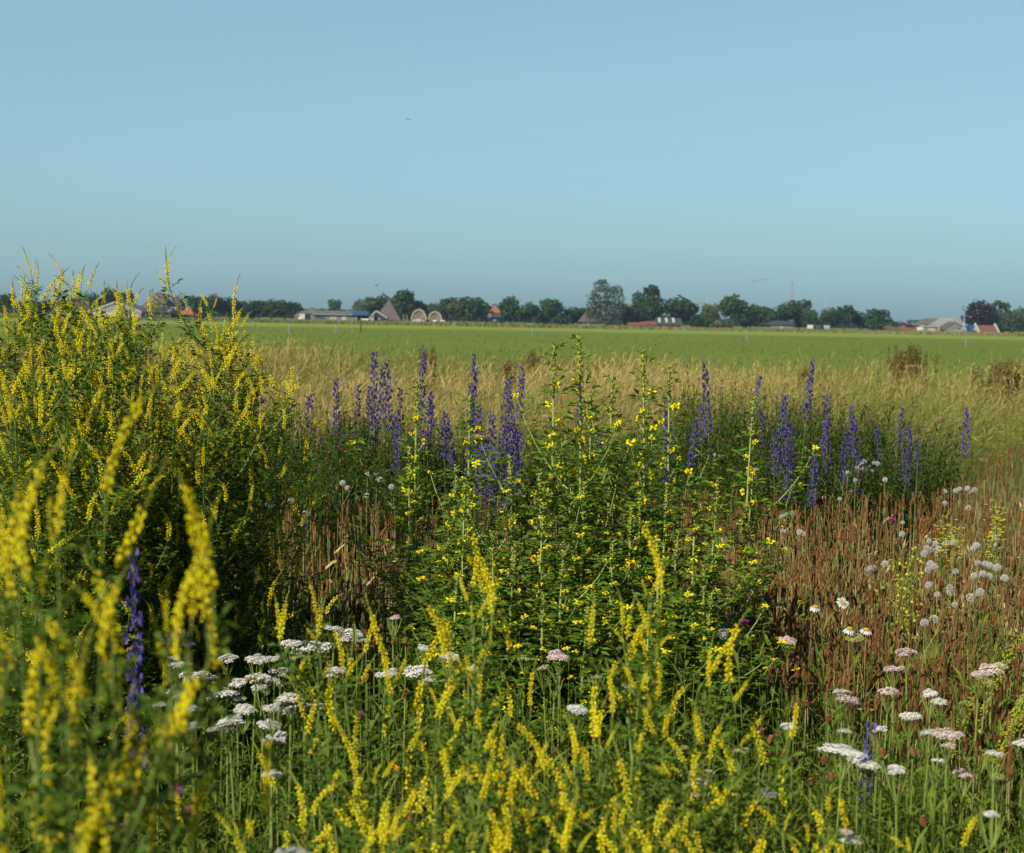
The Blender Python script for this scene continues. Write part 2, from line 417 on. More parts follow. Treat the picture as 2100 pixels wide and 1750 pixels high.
T = [
    (8, 602, 46, 480, 'round0', 'dark', 'dark green tree at the picture edge behind the tallest sweet clover'),
    (160, 612, 60, 520, 'round1', 'dark', 'low dark tree between the two white-edged gables'),
    (191, 600, 42, 500, 'round2', 'dark', 'dark tree behind the peak of the grey cream-doored barn'),
    (225, 589, 40, 510, 'round3', 'dark', 'tall dark tree rising behind the grey barn with cream doors'),
    (256, 597, 38, 515, 'round0', 'dark', 'dark tree just beside the thin chimney of the pyramid farmhouse'),
    (372, 597, 38, 520, 'sparse', 'grey', 'thin grey see-through tree behind the small orange-roofed house'),
    (404, 608, 42, 470, 'round1', 'mid', 'leafy tree next to the small orange-roofed house'),
    (438, 604, 46, 480, 'round2', 'dark', 'dark tree behind the red tractor'),
    (472, 609, 42, 485, 'round4', 'dark', 'dark tree in the middle of the long tree line'),
    (505, 616, 44, 500, 'round3', 'mid', 'low leafy tree just before the two round dark trees'),
    (530, 616, 44, 490, 'round0', 'dark', 'first of two dark trees near the spired house'),
    (556, 614, 40, 480, 'round2', 'dark', 'second of two dark trees near the spired house'),
    (584, 615, 54, 460, 'round4', 'dark', 'broad dark green tree reaching the ground beside the spired house'),
    (686, 615, 24, 540, 'round1', 'mid', 'lone small tree behind the long shed with the blue roof'),
    (660, 630, 30, 560, 'bush', 'mid', 'low distant bush behind the grey hipped roof'),
    (742, 613, 40, 500, 'round3', 'light', 'pale green rounded tree above the blue roof'),
    (764, 609, 38, 505, 'round0', 'mid', 'green tree between the pale tree and the big brown roof'),
    (786, 603, 38, 510, 'round2', 'dark', 'dark tree directly behind the tip of the big brown roof'),
    (826, 596, 46, 490, 'round1', 'mid', 'tallest tree between the big brown roof and the arched barns'),
    (850, 613, 48, 495, 'round4', 'dark', 'dark tree right behind the larger arched brick barn'),
    (872, 627, 36, 500, 'bush', 'dark', 'dark bush filling the gap between the two arched barns'),
    (893, 620, 32, 480, 'round3', 'olive', 'olive tree behind the smaller arched brick barn'),
    (915, 610, 44, 490, 'round0', 'dark', 'dark tree rising just past the smaller arched barn'),
    (938, 612, 44, 470, 'round2', 'olive', 'olive tree with drooping lower branches past the arched barns'),
    (966, 610, 44, 470, 'round1', 'mid', 'leafy tree with a pale bare trunk beside the black barn'),
    (990, 620, 34, 480, 'round4', 'dark', 'dark tree touching the black barn with the orange roof'),
    (1018, 618, 40, 540, 'bush', 'mid', 'tree half hidden behind the orange roof'),
    (1046, 606, 42, 490, 'round3', 'dark', 'tall dark tree just past the orange roof'),
    (1050, 625, 34, 450, 'round0', 'mid', 'smaller green tree standing before the tall dark one past the orange roof'),
    (1085, 620, 42, 470, 'round2', 'mid', 'round tree above the blue container'),
    (1110, 634, 30, 500, 'bush', 'dark', 'low dark bush between two round trees'),
    (1129, 614, 46, 475, 'round1', 'mid', 'round tree midway between the blue container and the giant willow'),
    (1152, 640, 36, 460, 'bush', 'mid', 'low round bush at the field edge near the giant willow'),
    (1174, 629, 40, 480, 'round4', 'dark', 'dark tree next to the brown hipped farmhouse roof'),
    (1197, 631, 26, 490, 'round0', 'dark', 'narrow dark tree behind the brown hipped roof'),
    (1240, 575, 68, 450, 'poplar', 'grey', 'giant grey-green willow, the tallest tree on the horizon', 0, 'willow_tree'),
    (1284, 622, 34, 460, 'round3', 'olive', 'small olive tree between the giant willow and the tall elm'),
    (1325, 587, 66, 470, 'elm', 'dark', 'tall dark elm with a twin top behind the white sheds', 0, 'elm_tree'),
    (1310, 628, 60, 465, 'bush', 'dark', 'dark undergrowth bush at the foot of the tall elm'),
    (1393, 607, 62, 485, 'round2', 'mid', 'broad round tree behind the roof with three white skylights'),
    (1436, 641, 40, 480, 'bush', 'dark', 'dark bush just past the skylight roof'),
    (1458, 624, 36, 500, 'round1', 'light', 'pale round tree beside the first wind turbine'),
    (1460, 645, 36, 470, 'bush', 'mid', 'hedge-like bush under the pale round tree'),
    (1500, 602, 48, 455, 'round4', 'mid', 'tall tree in the pair between the turbine and the lattice mast'),
    (1537, 622, 42, 455, 'round3', 'dark', 'shorter dark tree in the pair between turbine and mast'),
    (1478, 660, 36, 450, 'bush', 'light', 'small pale bush in front of the tall pair of trees'),
    (1574, 629, 38, 470, 'round0', 'mid', 'round tree just before the lattice mast'),
    (1607, 621, 42, 470, 'round2', 'mid', 'leafy tree right under the lattice mast'),
    (1637, 616, 42, 475, 'round1', 'dark', 'dark tree just past the lattice mast'),
    (1662, 634, 34, 455, 'round3', 'mid', 'small tree in front of the parked white cars'),
    (1680, 652, 30, 480, 'bush', 'dark', 'dark bush behind the parked white cars'),
    (1701, 630, 32, 470, 'round4', 'mid', 'slim tree below the blades of the second turbine'),
    (1730, 626, 46, 465, 'round0', 'dark', 'dark round tree past the second turbine'),
    (1762, 640, 40, 470, 'round2', 'dark', 'lower dark tree inside the group past the second turbine'),
    (1798, 635, 44, 460, 'round1', 'mid', 'last tree of the row before the brick farm buildings'),
    (1795, 660, 30, 440, 'bush', 'mid', 'grey-green bush at the foot of the last tree in the row'),
    (1826, 656, 30, 560, 'bush', 'mid', 'small distant tree behind the low brick building'),
    (2007, 620, 60, 455, 'dome', 'purple', 'dark purple copper beech behind the blue container', 0, 'copper_beech'),
    (2042, 618, 52, 480, 'open', 'mid', 'tall open-crowned tree behind the copper beech'),
    (2040, 648, 50, 470, 'bush', 'dark', 'dark bush behind the long red roof'),
    (2072, 640, 30, 450, 'round3', 'grey', 'slim grey-green tree past the long red roof'),
    (2090, 630, 34, 450, 'round2', 'grey', 'grey-green tree second from the picture edge'),
    (2112, 622, 44, 450, 'elm', 'grey', 'tall grey-green tree cut by the picture edge'),
    (60, 612, 70, 540, 'bush', 'dark', 'dark mass of tree hidden behind the sweet clover tops'),
    (110, 614, 50, 540, 'round4', 'dark', 'dark tree behind the first white-edged gable'),
]
for (px, top, w, d, sh, lf, lab, *rest) in T:
    tree(px, top, w, d, sh, lf, lab, *(rest if rest else ()))
# far woods beyond the farms, one mass
g = G()
r = np.random.default_rng(3)
ms = []
for k in range(420):
    x = r.uniform(-420, 420); y = r.uniform(760, 860); hh = r.uniform(2.5, 6.0)
    ms.append(np.array([[hh * 2.2, 0, 0, x], [0, hh * 2, 0, y], [0, 0, hh, 0], [0, 0, 0, 1]]))
small = crown_geo([(0, 0, 0.42, 0.42, 0.4, 0.45), (0.25, 0, 0.35, 0.28, 0.3, 0.38), (-0.28, 0, 0.3, 0.25, 0.3, 0.34)], 60, 0.18, 23)
g.put(small, ms, r.normal(size=420) * 0.15)
obj('distant_woods', g.mesh('distant_woods', LEAFS['dark']), label='low far-off belt of woods on the horizon', cat='woods', kind='stuff')

# ------------------------------------------------------------------ farms, sheds and houses
M = {
    'brick': coursed('brick', (0.28, 0.16, 0.115), (0.23, 0.13, 0.095), (0.26, 0.22, 0.19), 4.0),
    'brick_grey': coursed('grey_brick', (0.34, 0.27, 0.22), (0.28, 0.22, 0.18), (0.36, 0.33, 0.3), 4.0),
    'cream': solid('cream_paint', (0.48, 0.40, 0.28), (0.43, 0.36, 0.26), 1.0, 0.6),
    'white': solid('white_paint', (0.46, 0.44, 0.41), (0.40, 0.385, 0.36), 1.0, 0.6),
    'grey': solid('grey_cladding', (0.26, 0.27, 0.27), (0.21, 0.22, 0.23), 0.8, 0.7, stretch=(6, 1, 0.2)),
    'green_grey': solid('green_grey_cladding', (0.16, 0.19, 0.18), (0.12, 0.15, 0.15), 0.8, 0.7, stretch=(6, 1, 0.2)),
    'concrete': solid('concrete_render', (0.21, 0.20, 0.155), (0.17, 0.16, 0.13), 0.5, 0.9),
    'black': solid('black_tar_boards', (0.020, 0.022, 0.028), (0.012, 0.013, 0.017), 1.0, 0.7, stretch=(6, 1, 0.2)),
    'slate': coursed('dark_tiles', (0.075, 0.075, 0.085), (0.055, 0.055, 0.065), (0.04, 0.04, 0.045), 3.0),
    'thatch': solid('weathered_brown_roof', (0.125, 0.095, 0.075), (0.085, 0.065, 0.055), 0.7, 0.95, stretch=(2, 2, 0.6), bump=0.4),
    'brown_tile': coursed('brown_tiles', (0.17, 0.115, 0.085), (0.125, 0.085, 0.065), (0.08, 0.06, 0.05), 3.0),
    'orange_tile': coursed('orange_tiles', (0.40, 0.145, 0.075), (0.33, 0.12, 0.06), (0.3, 0.10, 0.05), 3.0),
    'red_tile': coursed('red_tiles', (0.25, 0.095, 0.065), (0.20, 0.08, 0.055), (0.18, 0.06, 0.04), 3.0),
    'blue': solid('blue_sheet', (0.035, 0.085, 0.20), (0.03, 0.07, 0.17), 0.6, 0.5),
    'blue_bright': solid('bright_blue_sheet', (0.02, 0.20, 0.62), (0.02, 0.17, 0.52), 0.6, 0.5),
    'cyan': solid('pale_blue_paint', (0.22, 0.38, 0.46), (0.18, 0.32, 0.40), 2, 0.5),
    'orange': solid('orange_paint', (0.75, 0.30, 0.05), (0.65, 0.26, 0.05), 1, 0.6),
    'salmon': solid('salmon_paint', (0.62, 0.28, 0.14), (0.55, 0.25, 0.12), 1, 0.6),
    'red': solid('red_paint', (0.55, 0.035, 0.02), (0.45, 0.03, 0.02), 1, 0.45),
    'glass': solid('dark_glass', (0.03, 0.04, 0.05), (0.05, 0.06, 0.07), 1, 0.15, 0.5),
    'asbestos': solid('grey_corrugated_sheet', (0.115, 0.12, 0.10), (0.085, 0.09, 0.08), 0.4, 0.9, stretch=(5, 1, 1)),
    'rubber': solid('rubber', (0.02, 0.02, 0.02), (0.03, 0.03, 0.03), 4, 0.8),
    'metal': solid('pale_metal', (0.40, 0.41, 0.42), (0.36, 0.37, 0.38), 2, 0.5),
    'far_metal': solid('hazed_pale_steel', (0.27, 0.27, 0.27), (0.25, 0.25, 0.25), 2, 0.6),
    'rust': solid('rusty_steel', (0.16, 0.07, 0.035), (0.10, 0.05, 0.03), 8, 0.9),
    'wood': solid('grey_wood', (0.30, 0.24, 0.17), (0.20, 0.16, 0.12), 6, 0.9, stretch=(1, 1, 0.2)),
    'hide_white': solid('white_wool', (0.72, 0.67, 0.60), (0.60, 0.55, 0.48), 1.1, 0.8),
}
class B:
    """a building whose front stands at depth d; px and py are read in the picture frame"""
    def __init__(s, name, label, cat, px, d, group='farm buildings along the horizon'):
        s.d = d
        p = at(px, 668, d)
        s.cx = p.x
        s.t = thing(name, label, cat, (p.x, d, 0), 0, 1, group)
        s.px0 = px
    def x(s, px): return at(px, 668, s.d).x - s.cx
    def z(s, py): return at(s.px0, py, s.d).z
    def part(s, name, mat, fn, parent=None):
        g = G(); fn(g)
        return obj(name, g.mesh(name, M[mat]), parent or s.t)
    def boxp(s, name, mat, px0, px1, py0, py1, y0, y1, parent=None):
        return s.part(name, mat, lambda g: box(g, s.x(px0), s.x(px1), y0, y1, max(s.z(py1), -0.02), s.z(py0)), parent)
    def opening(s, name, mat, px0, px1, py0, py1, y=0.0, pane='glass', fr=0.14):
        x0, x1, z0, z1 = s.x(px0), s.x(px1), max(s.z(py1), 0.02), s.z(py0)
        f = s.part(name, mat, lambda g: [box(g, x0, x1, y - 0.10, y - 0.003, z1 - fr, z1), box(g, x0, x1, y - 0.10, y - 0.003, z0, z0 + fr),
                                          box(g, x0, x0 + fr, y - 0.098, y - 0.004, z0 + fr, z1 - fr), box(g, x1 - fr, x1, y - 0.098, y - 0.004, z0 + fr, z1 - fr)])
        if x1 - x0 > 2 * fr and z1 - z0 > 2 * fr:
            s.part('pane', pane, lambda g: box(g, x0 + fr, x1 - fr, y - 0.06, y - 0.003, z0 + fr, z1 - fr), f)
        return f
    def door(s, mat, px0, px1, py0, py1, y=0.0):
        x0, x1, z0, z1 = s.x(px0), s.x(px1), 0.03, s.z(py0)
        f = s.part('door', mat, lambda g: box(g, x0, x1, y - 0.09, y - 0.003, z0, z1))
        s.part('handle', 'black', lambda g: box(g, x1 - 0.25, x1 - 0.15, y - 0.15, y - 0.091, 1.0, 1.2), f)
        return f
    def gable(s, px0, px1, pxa, eave, apex, depth, wall, roof, trim=None, over=0.35, tw=0.35, profile=None):
        """the gable faces the camera"""
        x0, x1, xa, ze, za = s.x(px0), s.x(px1), s.x(pxa), s.z(eave), s.z(apex)
        prof = profile or [(x0, ze), (xa, za), (x1, ze)]
        wallp = [(x0 + 0.1, -0.02)] + [(min(max(x, x0 + 0.1), x1 - 0.1), z - 0.12) for x, z in prof] + [(x1 - 0.1, -0.02)]
        s.part('wall', wall, lambda g: prism(g, wallp, 0.0, depth))
        c = np.mean(prof, axis=0)
        def slabs(g, y0, y1, th0, th1, ext):
            for (a, b) in zip(prof[:-1], prof[1:]):
                a, b = np.array(a, float), np.array(b, float)
                n = nrm(np.array([-(b - a)[1], (b - a)[0]])); n = n if n[1] > 0 or (n[1] == 0) else -n
                e = nrm(b - a) * ext
                q0 = a - (e if a[1] < b[1] else 0 * e); q1 = b + (e if b[1] < a[1] else 0 * e)
                prism(g, [tuple(q0 + n * th0), tuple(q1 + n * th0), tuple(q1 + n * th1), tuple(q0 + n * th1)], y0, y1)
        s.part('roof', roof, lambda g: slabs(g, -0.15, depth + 0.2, -0.08, 0.16, over))
        if trim:
            s.part('bargeboard', trim, lambda g: slabs(g, -0.32, -0.153, 0.18 - tw, 0.20, over))
    def side(s, px0, px1, eave, ridge, depth, wall, roof, hip=0.0, over=0.4, hipr=None):
        """the long side faces the camera, the ridge runs across"""
        x0, x1, ze, zr = s.x(px0), s.x(px1), s.z(eave), s.z(ridge)
        s.part('wall', wall, lambda g: box(g, x0 + 0.2, x1 - 0.2, 0.0, depth, -0.02, ze + 0.05))
        hr = hip if hipr is None else hipr
        def rf(g):
            o = over
            a, b, c, e = (x0 - o, -o, ze), (x1 + o, -o, ze), (x1 + o, depth + o, ze), (x0 - o, depth + o, ze)
            p, q = (x0 - o + hip, depth / 2, zr), (x1 + o - hr, depth / 2, zr)
            V = [a, b, c, e, p, q]
            g.add(V, [(0, 1, 5, 4), (2, 3, 4, 5)]); g.add(V, [(1, 2, 5), (3, 0, 4)]); g.add(V, [(0, 3, 2, 1)])
            lo = [(x, y, z - 0.14) for x, y, z in (a, b, c, e)]
            g.add([a, b, c, e] + lo, [(0, 4, 5, 1), (1, 5, 6, 2), (2, 6, 7, 3), (3, 7, 4, 0)])
        return s.part('roof', roof, rf)
    def pyramid(s, px0, px1, pxa0, pxa1, eave, apex, depth, wall, roof, over=0.5):
        x0, x1, xa0, xa1, ze, za = s.x(px0), s.x(px1), s.x(pxa0), s.x(pxa1), s.z(eave), s.z(apex)
        s.part('wall', wall, lambda g: box(g, x0 + over, x1 - over, 0.5, depth - 0.5, -0.02, ze + 0.05))
        def rf(g):
            V = [(x0, 0, ze), (x1, 0, ze), (x1, depth, ze), (x0, depth, ze), (xa0, depth / 2, za), (xa1, depth / 2, za)]
            g.add(V, [(0, 1, 5, 4), (2, 3, 4, 5)]); g.add(V, [(1, 2, 5), (3, 0, 4)]); g.add(V, [(0, 3, 2, 1)])
            lo = [(x, y, z - 0.2) for x, y, z in V[:4]]
            g.add(V[:4] + lo, [(0, 4, 5, 1), (1, 5, 6, 2), (2, 6, 7, 3), (3, 7, 4, 0)])
        return s.part('roof', roof, rf)
    def chimney(s, px, top, bot, y, wpx=3, mat='brick', parent=None):
        return s.part('chimney', mat, lambda g: [box(g, s.x(px - wpx / 2), s.x(px + wpx / 2), y - 0.3, y + 0.3, s.z(bot), s.z(top)),
                                                  box(g, s.x(px - wpx / 2) - 0.06, s.x(px + wpx / 2) + 0.06, y - 0.36, y + 0.36, s.z(top), s.z(top) + 0.15)], parent)

b = B('farmhouse', 'dark-roofed house with a white-edged gable behind the sweet clover tops', 'house', 122, 470)
b.gable(104, 140, 122, 646, 626, 12, 'brick', 'slate', 'white'); b.opening('window', 'white', 117, 127, 638, 646); b.door('white', 108, 114, 644, 650)
b = B('barn', 'long dark barn roof half hidden by the clover bush', 'barn', 156, 480)
b.side(136, 180, 642, 616, 12, 'brick', 'brown_tile', 1.5); b.door('white', 150, 160, 644, 652); b.opening('window', 'white', 166, 172, 645, 650)

b = B('barn', 'grey barn with a broad white-edged gable and cream doors', 'barn', 237, 470)
b.gable(184, 290, 237, 639, 619.5, 18, 'grey', 'asbestos', 'white', tw=0.45)
b.door('cream', 187, 197, 642, 652); b.door('cream', 212, 242, 641, 652); b.door('black', 243, 251, 641, 652); b.door('cream', 262, 284, 643, 652)
b = B('cattle_shed', 'low black open-fronted shed joined to the grey barn', 'shed', 322, 466)
b.side(292, 352, 640, 629, 10, 'black', 'slate', 0.5)
b.part('bargeboard', 'white', lambda g: prism(g, [(b.x(343), b.z(641)), (b.x(354), b.z(629)), (b.x(355.5), b.z(629)), (b.x(345), b.z(641))], -0.6, -0.45))
for q in (300, 316, 332, 348): b.boxp('post', 'wood', q, q + 0.9, 641, 655, -0.45, -0.3)
b = B('farmhouse', 'brown pyramid-roofed farmhouse with a small round white window', 'farmhouse', 316, 500)
rf = b.pyramid(289, 343, 311, 321, 629, 598.5, 16, 'brick_grey', 'thatch')
b.part('round_window', 'white', lambda g: tube(g, [(b.x(315), 4.8, b.z(610.5)), (b.x(315), 6.0, b.z(610.5))][::-1], 0.42, 0.42, 10, cap=True))
b.part('cornice', 'white', lambda g: box(g, b.x(296), b.x(340), -0.12, -0.02, b.z(631), b.z(629.6)))
b.chimney(297.5, 596, 618, 7, 2, 'brick', rf)
b = B('house', 'brown hipped roof behind the white silo', 'house', 352, 510)
rf = b.side(335, 374, 632, 607.5, 12, 'brick', 'brown_tile', 4.0); b.chimney(349, 604, 610, 6, 3, 'orange', rf); b.opening('window', 'white', 357, 362, 635, 641)
b = B('silo', 'white round silo beside the black shed', 'silo', 360.5, 470)
b.part('tank', 'white', lambda g: tube(g, [(0, 0, -0.02), (0, 0, 0.9), (0, 0, 1.0), (0, 0, b.z(634)), (0, 0, b.z(631.5)), (0, 0, b.z(630))], 0, sides=12, radii=[0.62, 0.62, 0.66, 0.66, 0.4, 0.1], cap=True))
b.part('ladder', 'metal', lambda g: [tube(g, [(0.18 * k, -0.75, 0.1), (0.18 * k, -0.75, b.z(633))], 0.03) for k in (-1, 1)])
b = B('cottage', 'small cottage with an orange tiled roof and pale walls', 'house', 381.5, 460)
b.pyramid(365, 398, 380, 384, 645, 629, 7, 'concrete', 'orange_tile', 0.3)
b.opening('window', 'white', 371, 376, 647.5, 651.5, 0.5); b.door('black', 384, 388, 648, 655, 0.5)

def tractor(px, d):
    b = B('tractor', 'small red tractor parked before the dark trees', 'tractor', px, d, 'farm vehicles')
    b.t.rotation_euler.z = 1.1
    b.part('body', 'red', lambda g: [box(g, -1.5, 0.4, -0.4, 0.4, 0.7, 1.35), box(g, -1.55, -1.35, -0.3, 0.3, 0.8, 1.2)])
    b.part('cab', 'red', lambda g: [box(g, 0.35, 1.3, -0.6, 0.6, 2.1, 2.25)] + [box(g, x, x + 0.08, y, y + 0.08, 1.2, 2.1) for x in (0.4, 1.2) for y in (-0.58, 0.5)])
    for x, r_, y in ((0.85, 0.75, -0.8), (0.85, 0.75, 0.55), (-1.1, 0.45, -0.7), (-1.1, 0.45, 0.5)):
        w = b.part('wheel', 'rubber', lambda g: tube(g, [(x, y, r_), (x, y + 0.3, r_)], r_, r_, 14, cap=True))
        b.part('rim', 'red', lambda g: tube(g, [(x, y + 0.02, r_), (x, y - 0.03, r_)], r_ * 0.5, r_ * 0.5, 10, cap=True), w)
tractor(410, 455)
def vehicle(px, d, label, name='car', cat='car', L=4.2, hgt=1.45, mat='white', face=1):
    b = B(name, label, cat, px, d, 'farm vehicles')
    b.t.rotation_euler.z = 1.35 * face
    h = hgt / 1.45
    if name == 'car':
        prof = [(-L / 2, 0.35), (L / 2, 0.35), (L / 2, 0.85 * h), (L * 0.42, 0.95 * h), (L * 0.2, 1.0 * h), (L * 0.05, 1.42 * h), (-L * 0.32, 1.45 * h), (-L * 0.46, 0.98 * h), (-L / 2, 0.9 * h)]
        glass = [(L * 0.16, 1.0 * h), (L * 0.04, 1.36 * h), (-L * 0.31, 1.38 * h), (-L * 0.42, 1.0 * h)]
    else:
        prof = [(-L / 2, 0.4), (L / 2, 0.4), (L / 2, 1.0), (L * 0.40, 1.15), (L * 0.27, hgt), (-L / 2, hgt)]
        glass = [(L * 0.36, 1.2), (L * 0.26, hgt - 0.15), (L * 0.10, hgt - 0.15), (L * 0.10, 1.2)]
    prof = [(x * face, z) for x, z in prof]; glass = [(x * face, z) for x, z in glass]
    b.part('body', mat, lambda g: prism(g, prof, 0, 1.7))
    b.part('side_window', 'glass', lambda g: prism(g, glass, -0.02, 0.05))
    for x in (-L * 0.3, L * 0.3):
        for y in (-0.04, 1.5):
            w = b.part('wheel', 'rubber', lambda g: tube(g, [(x, y + 0.2, 0.33), (x, y, 0.33)], 0.33, 0.33, 12, cap=True))
            b.part('rim', 'metal', lambda g: tube(g, [(x, y + 0.02, 0.33), (x, y - 0.02, 0.33)], 0.18, 0.18, 8, cap=True), w)
vehicle(631, 455, 'white van parked before the spired house', 'van', 'van', 5.0, 2.0)
vehicle(1668, 440, 'white car first in the row under the trees past the mast')
vehicle(1684, 442, 'dark car second in the row under the trees past the mast', mat='slate')
vehicle(1702, 436, 'grey car last in the row under the trees past the mast', mat='grey')
vehicle(1893, 432, 'white car beside the orange doors', L=4.4)
vehicle(1965, 425, 'grey car in front of the tall concrete gable', mat='grey', face=-1)

b = B('house', 'house with a little wooden spire at the end of the tree line', 'house', 612, 500)
b.gable(603, 622, 612, 640, 630, 8, 'brick', 'brown_tile'); b.opening('window', 'white', 609, 615, 642, 647)
b.part('spire', 'brown_tile', lambda g: [box(g, -0.5, 0.5, 1.5, 2.5, b.z(633), b.z(626)), prism(g, [(-0.6, b.z(626)), (0, b.z(620.5)), (0.6, b.z(626))], 1.4, 2.6)])
b = B('house', 'grey hipped roof on brick walls between the spire and the long shed', 'house', 636, 490)
rf = b.side(615, 656, 643, 630, 12, 'brick', 'asbestos', 4.0); b.opening('window', 'white', 622, 628, 645, 650); b.opening('window', 'white', 640, 646, 645, 650); b.chimney(637, 627.5, 633, 6, 2.5, 'white', rf)

b = B('long_shed', 'long green-grey shed whose end carries a blue roof', 'shed', 699, 450)
rf = b.side(641, 731, 645.5, 637.5, 10, 'green_grey', 'asbestos', 0.4)
b.part('roof_sheet', 'blue', lambda g: prism(g, [(b.x(722), b.z(646)), (b.x(724), b.z(636.5)), (b.x(752), b.z(636.5)), (b.x(757), b.z(646))], -0.7, 9))
b.part('open_end', 'black', lambda g: box(g, b.x(731.5), b.x(756), 0.4, 9, -0.02, b.z(646)))  # black colour carries the shade on the end under the blue roof
b.boxp('corner_post', 'white', 730.5, 732, 646, 664, -0.2, 0.35)
b.opening('window', 'green_grey', 645, 666, 647, 655.5); b.opening('window', 'white', 676.5, 682.5, 650.5, 655.5, pane='white'); b.opening('window', 'white', 683.5, 689.5, 650.5, 655.5, pane='white')
b.door('white', 701, 710, 650, 662); b.boxp('base_board', 'concrete', 642, 730, 660.5, 664, -0.04, -0.004); b.boxp('gutter', 'white', 641, 731, 645.3, 646.2, -0.62, -0.45)
b = B('gabled_shed', 'black shed with a white-edged gable against the big brown roof', 'shed', 775, 448)
b.gable(759, 792, 771, 651, 638, 7, 'black', 'brown_tile', 'white')  # the gable's shade is put into its black wall colour
b.boxp('lean_to', 'green_grey', 759.5, 768, 647, 662, -1.6, -0.01); b.opening('window', 'white', 760.5, 763.5, 652, 659, -1.6, 'white'); b.opening('window', 'white', 764.5, 767.5, 652, 659, -1.6, 'white'); b.opening('window', 'white', 776, 779, 652, 656)
b = B('pyramid_barn', 'huge barn under a tall steep brown pyramid roof', 'barn', 794, 465)
rf = b.pyramid(766, 822, 791.5, 793.5, 656, 615.5, 17, 'black', 'thatch'); b.door('white', 803, 807, 656, 661, 0.5)
b.chimney(790, 613.5, 620, 8.5, 2, 'brick', rf)
for q, tp in ((828, 644), (835, 645)):
    b = B('pollard_tree', 'bare pollarded trunk, %s of two beside the arched barns' % ('first' if q < 830 else 'second'), 'tree', q, 455, 'pollarded trunks')
    zt = b.z(tp)
    b.part('trunk', 'wood', lambda g: tube(g, [(0, 0, -0.02), (0.05, 0, zt * 0.5), (-0.1, 0, zt * 0.8)], 0.22, 0.16, 7))
    for k in range(4): b.part('branch', 'wood', lambda g: tube(g, [(-0.1, 0, zt * 0.75), (0.5 * math.cos(k * 1.6), 0.4 * math.sin(k * 1.6), zt)], 0.08, 0.04, 5))

def gambrel(px0, px1, top, base_eave, d, label, doors):
    c = (px0 + px1) / 2
    b = B('gambrel_barn', label, 'barn', c, d, 'arched brick barns')
    x0, x1, zt, ze = b.x(px0), b.x(px1), b.z(top), b.z(base_eave)
    h = zt - ze; w = (x1 - x0) / 2
    prof = [(x0, ze), (x0 + w * 0.14, ze + h * 0.42), (x0 + w * 0.42, ze + h * 0.76), (0, zt), (x1 - w * 0.42, ze + h * 0.76), (x1 - w * 0.14, ze + h * 0.42), (x1, ze)]
    b.gable(px0, px1, c, base_eave, top, 14, 'brick', 'slate', 'cream', over=0.05, tw=0.34, profile=prof)
    for k, dx in enumerate((-0.32, 0.25)):
        b.opening('window', 'white', c + dx * (px1 - px0) - 2.2, c + dx * (px1 - px0) + 2.2, top + 11, top + 17)
    for q0, q1, q2, mt in doors: b.door(mt, q0, q1, q2, 664)
    return b
gambrel(843.5, 874, 634.5, 655.5, 452, 'larger arched brick barn with cream roof edges', [(844.5, 851, 655, 'white'), (852, 864, 654, 'white'), (866, 871.5, 657, 'cream')])
gambrel(878.5, 905.5, 639, 655.5, 452, 'smaller arched brick barn with cream roof edges', [(894, 898, 656, 'black')])

b = B('black_barn', 'black barn under a bright orange hipped roof among trees', 'barn', 1006, 470)
b.side(984, 1026, 650, 636, 10, 'black', 'slate', 1.0); b.opening('window', 'white', 1001, 1007, 644, 651, -0.42, 'glass'); b.opening('window', 'white', 1012, 1016, 655, 659)
b.part('upper_roof', 'orange_tile', lambda g: g.add([(b.x(1001), 3, b.z(641)), (b.x(1027), 3, b.z(641)), (b.x(1027), 9, b.z(641)), (b.x(1001), 9, b.z(641)), (b.x(1013), 6, b.z(625)), (b.x(1015), 6, b.z(625))],
                                                [(0, 1, 5, 4), (2, 3, 4, 5), (0, 3, 2, 1)]) or g.add([(b.x(1027), 3, b.z(641)), (b.x(1027), 9, b.z(641)), (b.x(1015), 6, b.z(625)), (b.x(1001), 9, b.z(641)), (b.x(1001), 3, b.z(641)), (b.x(1013), 6, b.z(625))], [(0, 1, 2), (3, 4, 5)]))
b = B('container', 'small sky-blue container at the field edge under round trees', 'container', 1081.5, 440)
b.boxp('box', 'cyan', 1075, 1088, 663.5, 668, 0, 2.2); b.boxp('lid', 'blue', 1074.5, 1088.5, 663, 663.6, -0.05, 2.25)

b = B('farmhouse', 'brown hipped farmhouse partly behind the giant willow', 'farmhouse', 1209, 470)
b.pyramid(1187, 1232, 1204, 1208, 660, 638.5, 12, 'concrete', 'thatch'); b.opening('window', 'white', 1196, 1202, 662, 667, 0.5); b.boxp('porch', 'white', 1205, 1206, 658, 668, -0.6, -0.4)
b = B('gabled_shed', 'black gabled shed under the giant willow', 'shed', 1261, 446)
b.gable(1246, 1275, 1260, 663, 647.5, 7, 'black', 'slate', 'black'); b.door('black', 1256, 1264, 660, 668)
b = B('garden_wall', 'low pink brick wall below the giant willow', 'wall', 1254, 436)
b.boxp('wall', 'brick_grey', 1232, 1276, 668, 674, 0, 0.3); b.boxp('coping', 'brick', 1231.5, 1276.5, 667.4, 668, -0.05, 0.35)
for n_, (q0, q1, e, tp, what) in enumerate(((1290, 1309, 667, 661.5, 'first'), (1314, 1325, 667, 660, 'middle'), (1328, 1344, 666, 658.5, 'last'))):
    b = B('white_shed', 'low white shed with a red roof, %s of three below the elm' % what, 'shed', (q0 + q1) / 2, 440, 'white red-roofed sheds')
    b.side(q0, q1, e, tp, 4, 'white', 'red_tile', 0.2); b.door('white', q0 + 3, q0 + 6, 669, 673); b.opening('window', 'white', q1 - 5, q1 - 2, 669, 671.5)
